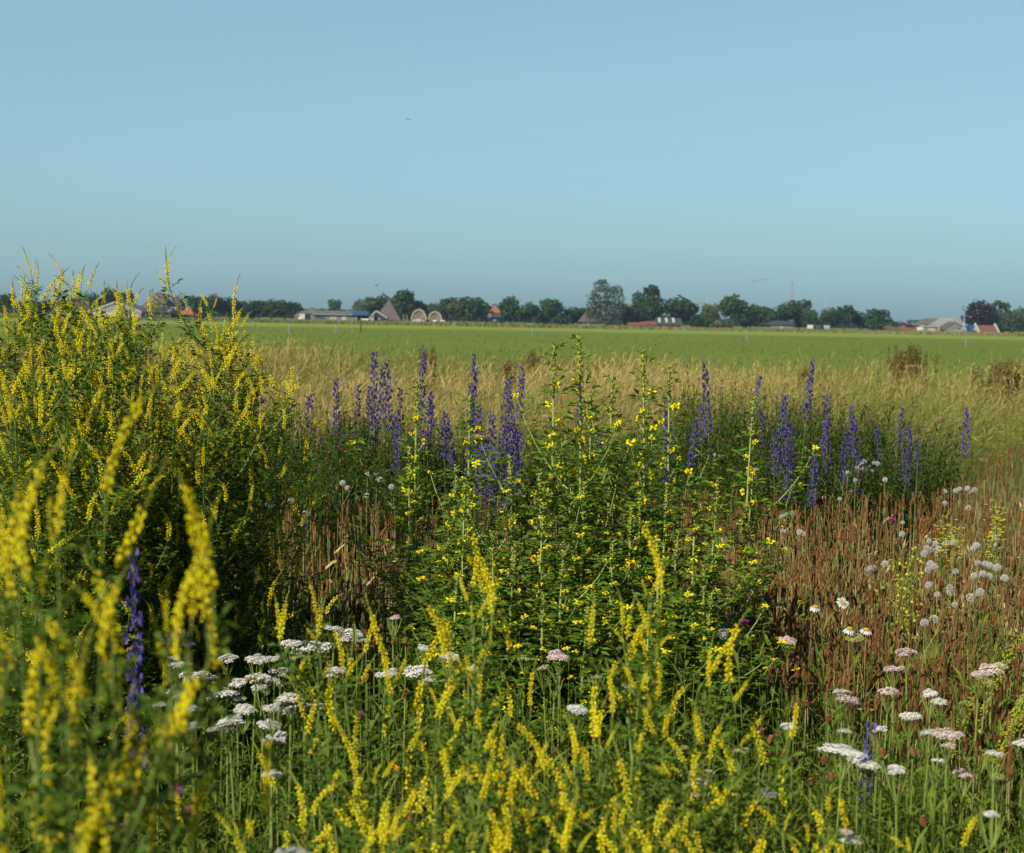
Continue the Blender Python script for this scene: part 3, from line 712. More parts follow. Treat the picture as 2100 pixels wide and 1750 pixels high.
b = B('farmhouse', 'grey steep-roofed farmhouse behind the white sheds', 'farmhouse', 1349, 465)
b.pyramid(1324, 1374, 1347, 1350, 667, 634.5, 14, 'brick_grey', 'slate')
b = B('farm_wing', 'long dark roof with three white skylights on a brick wall', 'house', 1373, 445)
rf = b.side(1348, 1397, 666.5, 653, 7, 'brick', 'slate', 0.1)
for q in (1353, 1367.5, 1382):
    b.part('skylight', 'white', lambda g: g.add([(b.x(q - 2.3), 0.55, b.z(663)), (b.x(q + 2.3), 0.55, b.z(663)), (b.x(q + 2.3), 2.95, b.z(654)), (b.x(q - 2.3), 2.95, b.z(654)),
        (b.x(q - 2.3), 0.35, b.z(662.5) + 0.12), (b.x(q + 2.3), 0.35, b.z(662.5) + 0.12), (b.x(q + 2.3), 2.8, b.z(653.6) + 0.25), (b.x(q - 2.3), 2.8, b.z(653.6) + 0.25)],
        [(0, 3, 2, 1), (4, 5, 6, 7), (0, 1, 5, 4), (1, 2, 6, 5), (2, 3, 7, 6), (3, 0, 4, 7)]), rf)
b.opening('window', 'white', 1358, 1362, 668, 672); b.opening('window', 'white', 1384, 1388, 668, 672)
b = B('cottage', 'tiny pale cottage showing between bushes below the tall pair of trees', 'house', 1474, 452)
b.gable(1467, 1481, 1474, 664, 658, 5, 'concrete', 'brown_tile'); b.opening('window', 'white', 1471, 1475, 667, 671)
b = B('house', 'low house with pale windows under the trees at the lattice mast', 'house', 1604, 462)
b.side(1579, 1630, 666, 658, 9, 'concrete', 'slate', 2.0)
for q in (1584, 1596, 1608, 1620): b.opening('window', 'white', q - 3, q + 3, 668, 673)
b.door('white', 1601, 1604, 668, 677)
b = B('hut', 'tiny white hut under the dark trees past the second turbine', 'hut', 1766, 436)
b.gable(1761, 1771, 1766, 679, 675, 2, 'white', 'slate'); b.door('black', 1764.5, 1767.5, 679, 685)

b = B('brick_building', 'low brick building with a grey roof at the end of the tree row', 'house', 1830, 440)
b.side(1810, 1850, 676, 668, 9, 'brick_grey', 'brown_tile', 3.0)
for q0, q1 in ((1814, 1822), (1823, 1834), (1838, 1846)): b.opening('window', 'white', q0, q1, 678, 683)
b = B('house', 'house with a dark red hipped roof above two orange doors', 'house', 1867, 442)
b.side(1849, 1886, 677, 662, 10, 'brick', 'red_tile', 3.5); b.boxp('dormer', 'black', 1861, 1874, 665.5, 669, 1.2, 4.2)
b.door('orange', 1859, 1869, 677, 686); b.door('salmon', 1870, 1881, 677, 686)
b = B('warehouse', 'flat grey concrete warehouse with one white roller door', 'warehouse', 1910, 440)
b.boxp('wall', 'concrete', 1884, 1937, 671, 688, 0, 12); b.boxp('roof', 'asbestos', 1883.4, 1937.6, 670.2, 671, -0.15, 12.2); b.door('cream', 1904, 1918, 673.5, 687); b.boxp('panel', 'brick_grey', 1920, 1936, 681, 688, -0.05, -0.004)
b = B('long_roof', 'long grey-green barn roof rising behind the flat warehouse', 'barn', 1925, 470)
b.side(1892, 1962, 668, 653, 14, 'concrete', 'asbestos', 3.0)
b = B('white_house', 'small white house above the flat warehouse roof', 'house', 1906, 458)
b.boxp('wall', 'white', 1897, 1916, 666, 686, 0, 6); b.boxp('roof', 'asbestos', 1896, 1917, 664.6, 666, -0.4, 6.4)
for q in (1900, 1906.5, 1912): b.opening('window', 'white', q - 1.6, q + 1.6, 667, 669.8)
b = B('concrete_barn', 'tall concrete gable with bare white rafters over its roof', 'barn', 1958, 436)
b.gable(1937, 1982, 1957, 676, 661, 14, 'concrete', 'asbestos')
b.door('cyan', 1949, 1957, 679, 689); b.opening('window', 'brick', 1960, 1975, 678, 688, 0, 'glass'); b.boxp('lean_to', 'black', 1938, 1948, 682, 690, -2.5, -0.01)
for k in range(9):      # the bare rafters and battens
    y = 0.5 + k * 1.6
    b.part('rafter', 'white', lambda g: [tube(g, [(b.x(1926), y, b.z(672)), (b.x(1955), y, b.z(652.5))], 0.09), tube(g, [(b.x(1955), y, b.z(652.5)), (b.x(1988), y, b.z(667))], 0.09)])
for t_ in (0.15, 0.4, 0.65, 0.9):
    q0, q1 = np.array([b.x(1926), b.z(672)]), np.array([b.x(1955), b.z(652.5)])
    c_ = q0 + (q1 - q0) * t_
    b.part('batten', 'white', lambda g: tube(g, [(c_[0], 0.2, c_[1] + 0.25), (c_[0], 13.6, c_[1] + 0.25)], 0.07))
for (q, zz) in ((1927, 671), (1955, 653), (1987, 667)):
    for y in (0.5, 13.3): b.part('post', 'white', lambda g: tube(g, [(b.x(q), y, -0.02), (b.x(q), y, b.z(zz))], 0.14))
b = B('flag_pole', 'thin white pole beside the tall concrete gable', 'pole', 1976.5, 430)
b.part('pole', 'white', lambda g: tube(g, [(0, 0, -0.02), (0, 0, b.z(653))], 0.20, 0.14, 8, cap=True)); b.part('cap', 'cyan', lambda g: octa(g, (0, 0, b.z(653)), (0, 0, 1), 0.7, 0.5))
b = B('silage_tank', 'bright blue ribbed container standing beside the concrete gable', 'container', 1990, 432)
b.boxp('wall', 'blue_bright', 1982, 1998.5, 667, 682, 0, 4)
for k in range(6): b.boxp('rib', 'blue', 1983 + k * 2.7, 1983.8 + k * 2.7, 667.2, 682, -0.18, -0.004)
b.boxp('base', 'brick', 1983, 1998, 682, 690, 0.3, 3.7); b.boxp('chute', 'blue_bright', 1989, 1992, 682, 687, -0.6, 0.29)
b = B('long_house', 'long red-tiled roof between two white gable ends', 'house', 2029, 436)
b.side(2009, 2048, 682, 667.5, 8, 'concrete', 'red_tile', 0.0, 0.15)
for q in (2007, 2048):
    x0, x1 = b.x(q), b.x(q + 2.4)
    b.part('gable_end', 'white', lambda g: g.add([(x, y, z) for x in (x0, x1) for y, z in ((-0.4, -0.02), (8.4, -0.02), (8.4, b.z(681)), (4, b.z(663)), (-0.4, b.z(681)))],
        [(0, 1, 6, 5), (1, 2, 7, 6), (2, 3, 8, 7), (3, 4, 9, 8), (4, 0, 5, 9), (0, 4, 2, 1), (5, 6, 7, 9)]) or g.add([(x, y, z) for x in (x0, x1) for y, z in ((8.4, b.z(681)), (4, b.z(663)), (-0.4, b.z(681)))], [(0, 1, 2), (3, 4, 5)]))
b.boxp('gutter', 'white', 2018, 2055, 682, 684, -1.6, -0.3); b.opening('window', 'white', 2024, 2032, 684.5, 688); b.opening('window', 'white', 2036, 2044, 684.5, 688)
b = B('greenhouse', 'low sloped glass roof between the blue container and the red roof', 'shed', 2003, 430)
b.part('roof', 'white', lambda g: prism(g, [(b.x(1998), b.z(677)), (b.x(1999), b.z(676)), (b.x(2012), b.z(683)), (b.x(2011), b.z(684))], 0, 4)); b.boxp('wall', 'black', 1999, 2009, 684.3, 691, 0.2, 3.8)

# ------------------------------------------------------------------ mast, turbines, posts, cattle, birds
b = B('lattice_mast', 'pale lattice mast standing far behind the trees', 'mast', 1621.5, 1500, 'far masts and turbines')
zt = b.z(579)
for sx in (-1, 1):
    for sy in (-1, 1): b.part('leg', 'far_metal', lambda g: tube(g, [(sx * 2.2, sy * 2.2, -0.02), (sx * 0.9, sy * 0.9, zt)], 0.17, 0.12))
nb = 14
for k in range(nb):
    z0, z1 = zt * k / nb, zt * (k + 1) / nb
    w0, w1 = 2.2 - 1.3 * k / nb, 2.2 - 1.3 * (k + 1) / nb
    b.part('brace', 'far_metal', lambda g: [tube(g, [(-w0, -w0, z0), (w1, -w1, z1)], 0.07), tube(g, [(w0, -w0, z0), (-w1, -w1, z1)], 0.07), tube(g, [(-w1, -w1, z1), (w1, -w1, z1)], 0.07),
                                       tube(g, [(-w0, w0, z0), (w1, w1, z1)], 0.07), tube(g, [(-w0, -w0, z0), (-w1, w1, z1)], 0.07), tube(g, [(w0, -w0, z0), (w1, w1, z1)], 0.07)])
b.part('crossarm', 'far_metal', lambda g: box(g, -2.2, 2.2, -0.3, 0.3, zt - 0.4, zt + 0.1)); b.part('antenna', 'far_metal', lambda g: tube(g, [(0, 0, zt), (0, 0, zt + 4)], 0.12))
def turbine(px, hub, d, rot, R, label):
    b = B('wind_turbine', label, 'wind turbine', px, d, 'far masts and turbines')
    zh = b.z(hub)
    b.part('tower', 'far_metal', lambda g: tube(g, [(0, 0, -0.02), (0, 0, zh)], 1.0, 0.6, 10))
    b.part('nacelle', 'far_metal', lambda g: [box(g, -0.9, 0.9, -1.6, 3.0, zh - 0.8, zh + 1.0)])
    b.part('hub', 'far_metal', lambda g: octa(g, (0, -3.0, zh), (0, 1, 0), 2.4, 2.0))
    for k in range(3):
        a = rot + k * 2.094
        d_ = np.array([math.cos(a), 0, math.sin(a)]); s_ = np.array([-math.sin(a), 0.25, math.cos(a)])
        b.part('blade', 'far_metal', lambda g: g.add([(0, -2.2, zh) + d_ * R * t + s_ * w + np.array([0, e, 0]) for t, w0 in ((0.02, 0.35), (0.2, 0.7), (1.0, 0.15)) for w, e in ((-w0, 0), (w0, 0), (0, 0.35))],
            [(0, 3, 4, 1), (1, 4, 5, 2), (2, 5, 3, 0), (3, 6, 7, 4), (4, 7, 8, 5), (5, 8, 6, 3)]))
turbine(1444, 621, 1700, 1.15, 10, 'small white wind turbine above the pale round tree')
turbine(1691, 631, 1700, 1.55, 12, 'small white wind turbine past the lattice mast')
def post(px, base, top, label, mat='cyan', d=None, r=0.032):
    d = d or CAM_Z * F / (base - hor(px))
    b = B('fence_post', label, 'post', px, d, 'field posts')
    b.part('shaft', mat, lambda g: tube(g, [(0, 0, -0.1), (0, 0, b.z(top))], r, r * 0.9, 6, cap=True))
    b.part('cap', mat, lambda g: tube(g, [(0, 0, b.z(top) - 0.08), (0, 0, b.z(top) + 0.03)], r * 1.25, r * 1.1, 6, cap=True))
for px, ba, tp, lb in ((320, 676, 664, 'slim pale blue post in the pasture below the cream-doored barn'), (502, 682, 667, 'slim pale blue post in the pasture past the sweet clover tips'),
                       (592, 684, 668, 'slim pale blue post in the pasture below the broad dark tree'), (689, 684, 666, 'slim pale blue post in the pasture below the long shed'),
                       (722, 682, 671, 'short pale blue post near the rusty one'), (1092, 690, 678, 'slim pale blue post in the pasture below the round trees'),
                       (1532, 699, 684, 'slim pale blue post in the pasture below the tall pair of trees'), (1982, 710, 696, 'slim pale blue post in the pasture below the blue container')):
    post(px, ba, tp, lb)
post(740, 681, 655, 'tall rusty brown post standing in front of the long shed', 'rust', r=0.09)
post(639, 684, 668, 'short brown stake near the pale blue posts', 'wood', r=0.04)
def sheep(px, d, label, face=1, dark=False):
    b = B('sheep', label, 'sheep', px, d, 'sheep at the field edge')
    mt = 'black' if dark else 'hide_white'
    def body(g):
        pts = [(-0.62, 0, 0.62), (-0.52, 0, 0.66), (-0.2, 0, 0.62), (0.2, 0, 0.62), (0.45, 0, 0.68), (0.56, 0, 0.78), (0.64, 0, 0.92), (0.74, 0, 0.9), (0.88, 0, 0.8)]
        tube(g, [(x * face, y, z) for x, y, z in pts], 0, sides=8, radii=[0.06, 0.24, 0.29, 0.29, 0.25, 0.16, 0.12, 0.10, 0.05], cap=True)
        for x, y in ((-0.42, -0.13), (-0.38, 0.13), (0.34, -0.13), (0.38, 0.13)):
            tube(g, [(x * face, y, 0.5), ((x - 0.03) * face, y, 0.28), (x * face, y, 0.16), (x * face, y, -0.02)], 0, sides=6, radii=[0.09, 0.05, 0.03, 0.035])
        tube(g, [(-0.6 * face, 0, 0.72), (-0.7 * face, 0, 0.5)], 0.04, 0.03, 4)
        for s_ in (-1, 1): kite(g, (0.66 * face, s_ * 0.07, 0.97), (0, s_, -0.2), (0, 0, 1), 0.14, 0.07)
    b.part('body', mt, body)
for px, d, lb, fc, dk in ((616, 440, 'white sheep grazing before the spired house', 1, False), (745, 430, 'white sheep by the dark end of the long shed', -1, False), (752, 436, 'second white sheep by the dark end of the long shed', 1, False),
                      (892, 430, 'white sheep before the smaller arched barn', 1, False), (908, 432, 'white sheep just past the arched barns', -1, False), (926, 428, 'black sheep standing before the olive tree', 1, True), (949, 428, 'black sheep before the pale bare trunk', -1, True)):
    sheep(px, d, lb, fc, dk)
def bird(px, py, d, label, rz):
    p = at(px, py, d)
    t = thing('bird', label, 'bird', p, rz, 1, 'birds in the sky')
    g = G(); tube(g, [(0, -0.22, 0), (0, -0.12, 0.01), (0, 0.05, 0), (0, 0.18, 0.02), (0, 0.25, 0.02)], 0, sides=6, radii=[0.01, 0.05, 0.06, 0.04, 0.01]); kite(g, (0, -0.2, 0), (0, -1, 0), (0, 0, 1), 0.16, 0.1)
    obj('body', g.mesh('body', M['black']), t)
    for s_ in (-1, 1):
        g = G(); kite(g, (s_ * 0.03, 0.03, 0.02), (s_, -0.15, 0.35), (0, 0.2, 1), 0.45, 0.16, droop=0.15); obj('wing', g.mesh('wing', M['black']), t)
for k, (x, y, d) in enumerate(((837, 246, 190), (772, 586, 220), (1952, 574, 260), (1553, 576, 330), (1562, 574, 330), (1570, 574, 335), (1545, 578, 320))):
    bird(x, y, d, ('lone dark bird high in the open sky', 'tiny bird low in the sky above the broad brown roof', 'tiny bird in the sky past the second turbine')[k] if k < 3 else 'small bird, %s of the little flock beside the lattice mast' % ('first', 'second', 'third', 'last')[k - 3], k * 1.1 + 0.4)

# the air between: closed box round camera and scene
m, n, l = new_mat('summer_haze')
pv = n.new('ShaderNodeVolumePrincipled'); pv.inputs['Color'].default_value = (0.42, 0.68, 1.0, 1); pv.inputs['Density'].default_value = 0.00008; pv.inputs['Anisotropy'].default_value = 0.0
out = n.new('ShaderNodeOutputMaterial'); l.new(pv.outputs[0], out.inputs['Volume'])
g = G(); box(g, -2600, 2600, -200, 2600, -1.1, 75)
o = obj('haze', g.mesh('haze', m), kind='stuff', label='thin bluish summer haze over the fields', cat='haze')

# ------------------------------------------------------------------ plant materials
P = {
    'stem': foliage('stem_green', (0.085, 0.13, 0.025), (0.17, 0.21, 0.05), 0.0, 0.5),
    'stem_pale': foliage('stem_pale_green', (0.17, 0.235, 0.055), (0.28, 0.34, 0.10), 0.0, 0.5),
    'stem_dry': foliage('stem_dry', (0.13, 0.125, 0.035), (0.25, 0.21, 0.080), 0.0, 0.6),
    'clover': foliage('clover_leaf', (0.042, 0.095, 0.010), (0.125, 0.190, 0.022), 0.40),
    'lush': foliage('lush_clover_leaf', (0.052, 0.125, 0.012), (0.165, 0.250, 0.026), 0.42),
    'yellow': foliage('yellow_petal', (0.82, 0.63, 0.008), (0.95, 0.86, 0.02), 0.42, 0.5),
    'bud': foliage('yellow_green_bud', (0.17, 0.21, 0.03), (0.38, 0.38, 0.045), 0.3),
    'violet': foliage('violet_petal', (0.062, 0.044, 0.22), (0.150, 0.105, 0.40), 0.35, 0.6),
    'pink': foliage('pink_petal', (0.30, 0.05, 0.22), (0.50, 0.14, 0.36), 0.35, 0.6),
    'magenta': foliage('magenta_petal', (0.36, 0.035, 0.28), (0.56, 0.08, 0.46), 0.35, 0.6),
    'hairy': foliage('hairy_grey_green', (0.065, 0.10, 0.030), (0.15, 0.19, 0.075), 0.25),
    'wiry': foliage('wiry_green', (0.024, 0.058, 0.010), (0.085, 0.130, 0.020), 0.3),
    'dark_bud': foliage('dark_scaly_bud', (0.030, 0.018, 0.012), (0.10, 0.055, 0.03), 0.0, 0.7),
    'brown_bud': foliage('brown_scaly_bud', (0.13, 0.055, 0.022), (0.26, 0.13, 0.055), 0.0, 0.7),
    'plantain': foliage('brown_seed_spike', (0.048, 0.021, 0.008), (0.175, 0.083, 0.030), 0.0, 0.8, spread=0.8),
    'straw': foliage('straw', (0.30, 0.215, 0.085), (0.50, 0.38, 0.18), 0.25, 0.6),
    'dry_leaf': foliage('drying_leaf', (0.065, 0.100, 0.018), (0.20, 0.165, 0.050), 0.3),
    'white': foliage('white_petal', (0.54, 0.52, 0.50), (0.68, 0.66, 0.63), 0.25, 0.6),
    'rose': foliage('pale_pink_petal', (0.52, 0.37, 0.385), (0.64, 0.50, 0.50), 0.25, 0.6),
    'khaki': foliage('closed_yarrow', (0.20, 0.20, 0.06), (0.34, 0.32, 0.13), 0.1),
    'under': foliage('undergrowth_leaf', (0.055, 0.100, 0.012), (0.155, 0.205, 0.028), 0.38),
    'fluff': foliage('white_fluff', (0.66, 0.64, 0.61), (0.80, 0.78, 0.75), 0.5, 0.9),
    'fluff_core': foliage('buff_core', (0.30, 0.20, 0.11), (0.42, 0.31, 0.19), 0.0, 0.9),
    'dry_brown': foliage('dry_brown', (0.20, 0.10, 0.045), (0.38, 0.23, 0.12), 0.1, 0.8),
    'disc': foliage('daisy_disc', (0.70, 0.36, 0.01), (0.80, 0.47, 0.02), 0.0, 0.7),
    'rust': foliage('rusty_dock_seed', (0.080, 0.062, 0.018), (0.175, 0.128, 0.042), 0.1, 0.8),
    'lime': foliage('lime_pod', (0.33, 0.37, 0.03), (0.52, 0.54, 0.06), 0.4),
    'orange': foliage('orange_petal', (0.75, 0.26, 0.01), (0.80, 0.40, 0.02), 0.3),
    'tan': foliage('tan_meadow_grass', (0.115, 0.145, 0.024), (0.43, 0.315, 0.120), 0.35, 0.6),
    'reed': foliage('rough_bank_grass', (0.075, 0.11, 0.025), (0.26, 0.235, 0.095), 0.3, 0.7),
}
UP = np.array([0, 0, 1.0])
def rvec(r): 
    v = np.array([r.gauss(0, 1), r.gauss(0, 1), r.gauss(0, 1)]); return nrm(v)
def arc(p, d0, d1, L, n=5):
    """points of a stem that sets off along d0 and ends along d1"""
    p = np.asarray(p, float); d0, d1 = nrm(d0), nrm(d1); pts = [p]
    for i in range(n - 1):
        t = (i + 0.5) / (n - 1)
        p = p + nrm(d0 * (1 - t) + d1 * t) * L / (n - 1); pts.append(p)
    return np.array(pts)
def pt(path, t):
    x = t * (len(path) - 1); i = min(int(x), len(path) - 2); f = x - i
    return path[i] * (1 - f) + path[i + 1] * f, nrm(path[i + 1] - path[i])
def frame(p, d, roll=0.0, s=1.0):
    """4x4 that sends local z along d"""
    d = Vector(d).normalized()
    q = d.to_track_quat('Z', 'Y').to_matrix().to_4x4()
    return Matrix.Translation(Vector(p)) @ q @ Matrix.Rotation(roll, 4, 'Z') @ Matrix.Scale(s, 4)

# ---- sweet clover
def raceme(seed):
    r = random.Random(seed); g = G()
    L = 0.105 * r.uniform(0.8, 1.25); bend = r.uniform(0.15, 1.15)
    path = arc((0, 0, 0), (0, 0, 1), (math.sin(bend), 0, math.cos(bend)), L, 8)
    tube(g, path, 0.0011, 0.0006, 3, 1, 0.6)
    n = int(56 * L / 0.105); full = r.uniform(0.52, 0.76); first = r.uniform(0.02, 0.14)
    for i in range(n):
        t = first + (0.985 - first) * i / n
        p, tg = pt(path, t); a = i * 2.399 + r.uniform(-.4, .4)
        u = nrm(np.cross(tg, (0.2, 1, 0.1))); v = np.cross(tg, u)
        o = u * math.cos(a) + v * math.sin(a)
        if t < full:
            d = o * 0.9 + tg * r.uniform(-0.35, 0.25) - UP * 0.25
            octa(g, p + o * 0.0008, d, r.uniform(0.0056, 0.0082) * (1.08 - 0.35 * t), r.uniform(0.0028, 0.0038), 0, r.random(), 0.6, 1.3)
        else:
            k = 1 - (t - full) / (1 - full)
            octa(g, p, o * 0.6 + tg * (1.1 - 0.5 * k), 0.0022 + 0.0034 * k, 0.0013 + 0.001 * k, 1, 0.2 + 0.6 * k * r.random(), 0.6)
    return g.mesh('flower_spike', [P['yellow'], P['bud']])
RACEMES = [raceme(100 + i) for i in range(10)]
def trefoil(g, p, d, L, r, mat=0, stalk=0.6):
    d = nrm(d); tint = min(1, max(0, r.gauss(0.5, 0.25)))
    q = p + d * L * stalk
    tube(g, [p, q], 0.0006, 0.0005, 3, mat, tint)
    s = nrm(np.cross(d, UP) + 1e-6); up = nrm(UP * 0.9 + rvec(r) * 0.5)
    for k, (dd, l_) in enumerate(((d, 1.1), (d * 0.35 + s, 1.0), (d * 0.35 - s, 1.0))):
        kite(g, q + (d * L * 0.18 if k == 0 else 0), dd + rvec(r) * 0.15 - UP * 0.15, up, L * l_, L * 0.46, mat, tint + r.uniform(-.1, .1), 0.18, 0.06, 0.55)
def sweet_clover(seed, Hh, nbr, spread=1.0, leaf=1.0, low=0.2, rac=(2, 4)):
    """stem mesh, foliage mesh and the places of its flower spikes"""
    r = random.Random(seed); gs, gf, spikes = G(), G(), []
    lean = np.array([r.uniform(-.12, .12), r.uniform(-.12, .12), 0])
    main = arc((0, 0, -0.02), UP + lean, UP - lean * 0.5, Hh * 0.94, 10)
    tube(gs, main, 0.0042, 0.0014, 5, 0, 0.5)
    def leaves(path, t0, t1, n, L):
        for i in range(n):
            p, tg = pt(path, t0 + (t1 - t0) * (i + r.random()) / n)
            a = r.uniform(0, 6.283); o = np.array([math.cos(a), math.sin(a), 0.35])
            trefoil(gf, p, o + tg * 0.3, L * r.uniform(0.7, 1.2) * leaf, r)
    def spike(p, d, s=1.0):
        ped = arc(p, d, d + UP * 0.6, 0.022 * s, 3); tube(gs, ped, 0.0008, 0.0008, 3, 0, 0.5)
        spikes.append((frame(ped[-1], nrm(d + UP * 0.45 + rvec(r) * 0.15), r.uniform(0, 6.28), s * r.uniform(0.68, 1.08)), r.randrange(len(RACEMES))))
    leaves(main, 0.10, 0.97, int(34 * leaf), 0.028); leaves(main, 0.93, 1.0, 7, 0.018)
    for k in range(4):
        a = k * 2.1 + r.random(); spike(main[-1 - k // 2], np.array([math.cos(a) * 0.7, math.sin(a) * 0.7, 0.9]), (0.45, 0.8, 0.7, 0.8)[k])
    for i in range(nbr):
        t = low + (0.95 - low) * (i + 0.5 * r.random()) / nbr
        p, tg = pt(main, t); a = i * 2.4 + r.uniform(-.4, .4)
        o = np.array([math.cos(a), math.sin(a), 0])
        L = (0.38 * (1 - t) + 0.17) * Hh / 1.3 * r.uniform(0.8, 1.2) * spread
        br = arc(p, o * 0.9 + UP * 0.75, o * 0.30 + UP, L, 7)
        tube(gs, br, 0.0022, 0.0009, 4, 0, 0.5)
        leaves(br, 0.05, 0.98, max(5, int(L / 0.0105)), 0.025)
        spike(br[-1], br[-1] - br[-2])
        for k in range(r.randint(*rac)):
            p2, t2 = pt(br, r.uniform(0.30, 0.97)); a2 = r.uniform(0, 6.28)
            spike(p2, np.array([math.cos(a2), math.sin(a2), 0.5]) * 0.9 + t2 * 0.5 + o * 0.4, r.uniform(0.75, 1.1))
    return gs.mesh('stem', P['stem']), gf.mesh('foliage', P['clover']), spikes
def plant(name, label, cat, proto, loc, rz, sc, group, tilt=(0, 0)):
    t = thing(name, label, cat, loc, rz, sc, group, tilt)
    st, fo, spikes = proto
    obj('stem', st, t); obj('foliage', fo, t)
    for mtx, k in spikes:
        o = obj('flower_spike', RACEMES[k], t); o.matrix_local = mtx
    return t
R0 = random.Random(5)
_ones = 'first second third fourth fifth sixth seventh eighth ninth tenth eleventh twelfth thirteenth fourteenth fifteenth sixteenth seventeenth eighteenth nineteenth'.split()
def nth(k):
    """first, second ... forty-ninth"""
    if k <= 19: return _ones[k - 1]
    t, u = divmod(k, 10)
    return ('', '', 'twentieth', 'thirtieth', 'fortieth')[t] if u == 0 else ('', '', 'twenty', 'thirty', 'forty')[t] + '-' + _ones[u - 1]
def rank(items, i):
    """how many of the unlabelled items stand at or before item i, counted across the picture"""
    return nth(1 + sum(1 for q in items if not (len(q) > 3 and q[3]) and (q[0], q[1]) < (items[i][0], items[i][1])))
BUSH = [sweet_clover(200 + i, 1.5, 18 + i % 3, 0.80, 0.95, 0.14, (1, 2)) for i in range(6)]
SPARSE = [sweet_clover(260 + i, 1.0, 4, 0.8, 0.9, 0.55, (0, 1)) for i in range(4)]
NEAR = [sweet_clover(240 + i, 1.0, 6 + i % 3, 0.9, 0.9, 0.30, (0, 2)) for i in range(6)]
# the tall bush: tips read from the photograph against the sky, then the mass behind and below
tips = [(45, 512, 4.3, 'tallest sweet clover, its tip at the picture edge against the sky'), (130, 524, 4.5, 'second tallest sweet clover, feathery tip against the sky'),
        (262, 556, 4.4, 'sweet clover whose tip stands before the grey barn gable'), (458, 550, 4.3, 'sweet clover standing apart at the bush end, tip against the sky'),
        (-20, 530, 4.6, None), (20, 545, 4.5, None), (75, 548, 4.6, None), (155, 560, 4.6, None), (225, 600, 4.5, None), (285, 615, 4.6, None), (480, 620, 4.5, None), (90, 560, 4.9, None), (170, 575, 4.2, None), (205, 590, 4.8, None), (300, 632, 4.5, None), (345, 650, 4.9, None), (390, 655, 4.3, None), (425, 660, 4.8, None), (495, 665, 4.4, None),
        (20, 600, 4.0, None), (110, 640, 3.9, None), (240, 660, 4.0, None), (60, 690, 3.7, None), (330, 700, 4.1, None), (180, 700, 3.8, None), (420, 720, 4.1, None), (505, 760, 4.2, None), (520, 740, 4.6, None),
        (590, 735, 4.7, 'lone sweet clover arching out over the tan grass'), (270, 760, 3.9, None), (370, 790, 3.9, None), (460, 800, 4.0, None), (-60, 620, 4.2, None), (-120, 600, 4.6, None), (-200, 620, 4.8, None), (-300, 640, 4.6, None),
        (130, 800, 3.6, None), (10, 780, 3.6, None), (310, 880, 4.1, None), (420, 900, 4.3, None), (460, 910, 4.4, None), (220, 880, 3.6, None), (410, 1010, 4.4, None), (350, 1000, 4.4, None), (280, 1010, 4.3, None), (180, 1010, 4.0, None)]
for i, (px, py, d, lb) in enumerate(tips):
    p = at(px, py, d)
    low = py > 860
    proto = BUSH[i % 6]
    plant('sweet_clover', lb or 'yellow sweet clover of the tall dense bush, %s counted from the picture edge' % rank(tips, i), 'flower plant',
          proto, (p.x, p.y, 0), R0.uniform(0, 6.28), (R0.uniform(0.9, 1.1),) * 2 + (p.z / 1.50,), 'sweet clovers of the tall bush')
# blurred plants close to the camera
near_tips = [(75, 745, 1.32), (130, 850, 1.28), (0, 830, 1.4), (190, 950, 1.28), (290, 960, 1.35), (350, 1140, 1.38), (70, 1080, 1.22), (165, 1130, 1.3), (-70, 950, 1.3), (20, 1400, 1.15), (230, 1300, 1.3), (110, 1560, 1.12)]
for i, (px, py, d) in enumerate(near_tips):
    p = at(px, py, d)
    plant('sweet_clover', 'out-of-focus sweet clover close to the viewer, %s counted from the picture edge' % rank(near_tips, i), 'flower plant', (SPARSE[i % 4] if i % 3 else NEAR[i % 6]), (p.x, p.y, 0), R0.uniform(0, 6.28), (0.82, 0.82, p.z / 1.04), 'blurred sweet clovers closest to the viewer')
mid_tips = [(1345, 1075, 2.5, 'tallest sweet clover of the front middle, a long spike before the lush clover'), (1460, 1140, 2.5, 'sweet clover leaning out over the plantains in the front middle'), (1265, 1175, 2.45, None), 
            (868, 1075, 2.55, 'sweet clover with a short tip before the brown plantain patch'), (910, 1140, 2.5, None), (795, 1150, 2.6, None), (684, 1150, 2.6, 'first tall sweet clover beside the white yarrow patch'), (785, 1230, 2.45, None), (935, 1235, 2.4, None),
            (1025, 1320, 2.35, None), (945, 1345, 2.3, None), (1415, 1240, 2.4, None), (1315, 1290, 2.3, None), (1130, 1370, 2.25, None), (1250, 1390, 2.25, None), (1060, 1440, 2.2, None),
            (1100, 1540, 2.1, None), (660, 1560, 2.1, None), (690, 1500, 2.2, None), (940, 1480, 2.2, None), (1040, 1500, 2.15, None), (870, 1620, 2.05, None), (1090, 1620, 2.05, None), (960, 1680, 2.0, None), (760, 1680, 2.0, None), (520, 1640, 2.05, None), (1350, 1420, 2.3, None), (840, 1580, 2.05, None), (1000, 1600, 2.05, None), (1180, 1560, 2.1, None), (720, 1640, 2.0, None), 
            (480, 1610, 2.1, None), (430, 1600, 2.15, None), (560, 1690, 2.0, None), (1240, 1640, 2.0, None), (1480, 1440, 2.3, None), (1300, 1700, 1.95, None), (1560, 1370, 2.5, 'lone sweet clover spike on the edge of the pink yarrow'),
            (1640, 1570, 2.2, 'drooping sweet clover under the widest white yarrow'), (1740, 1590, 2.2, None), (1770, 1660, 2.1, None), (1870, 1620, 2.2, 'sweet clover spike among the white yarrow near the corner'), (1590, 1690, 2.05, None), (1890, 1720, 2.0, None), (820, 1720, 1.95, None), (1450, 1640, 2.05, None)]
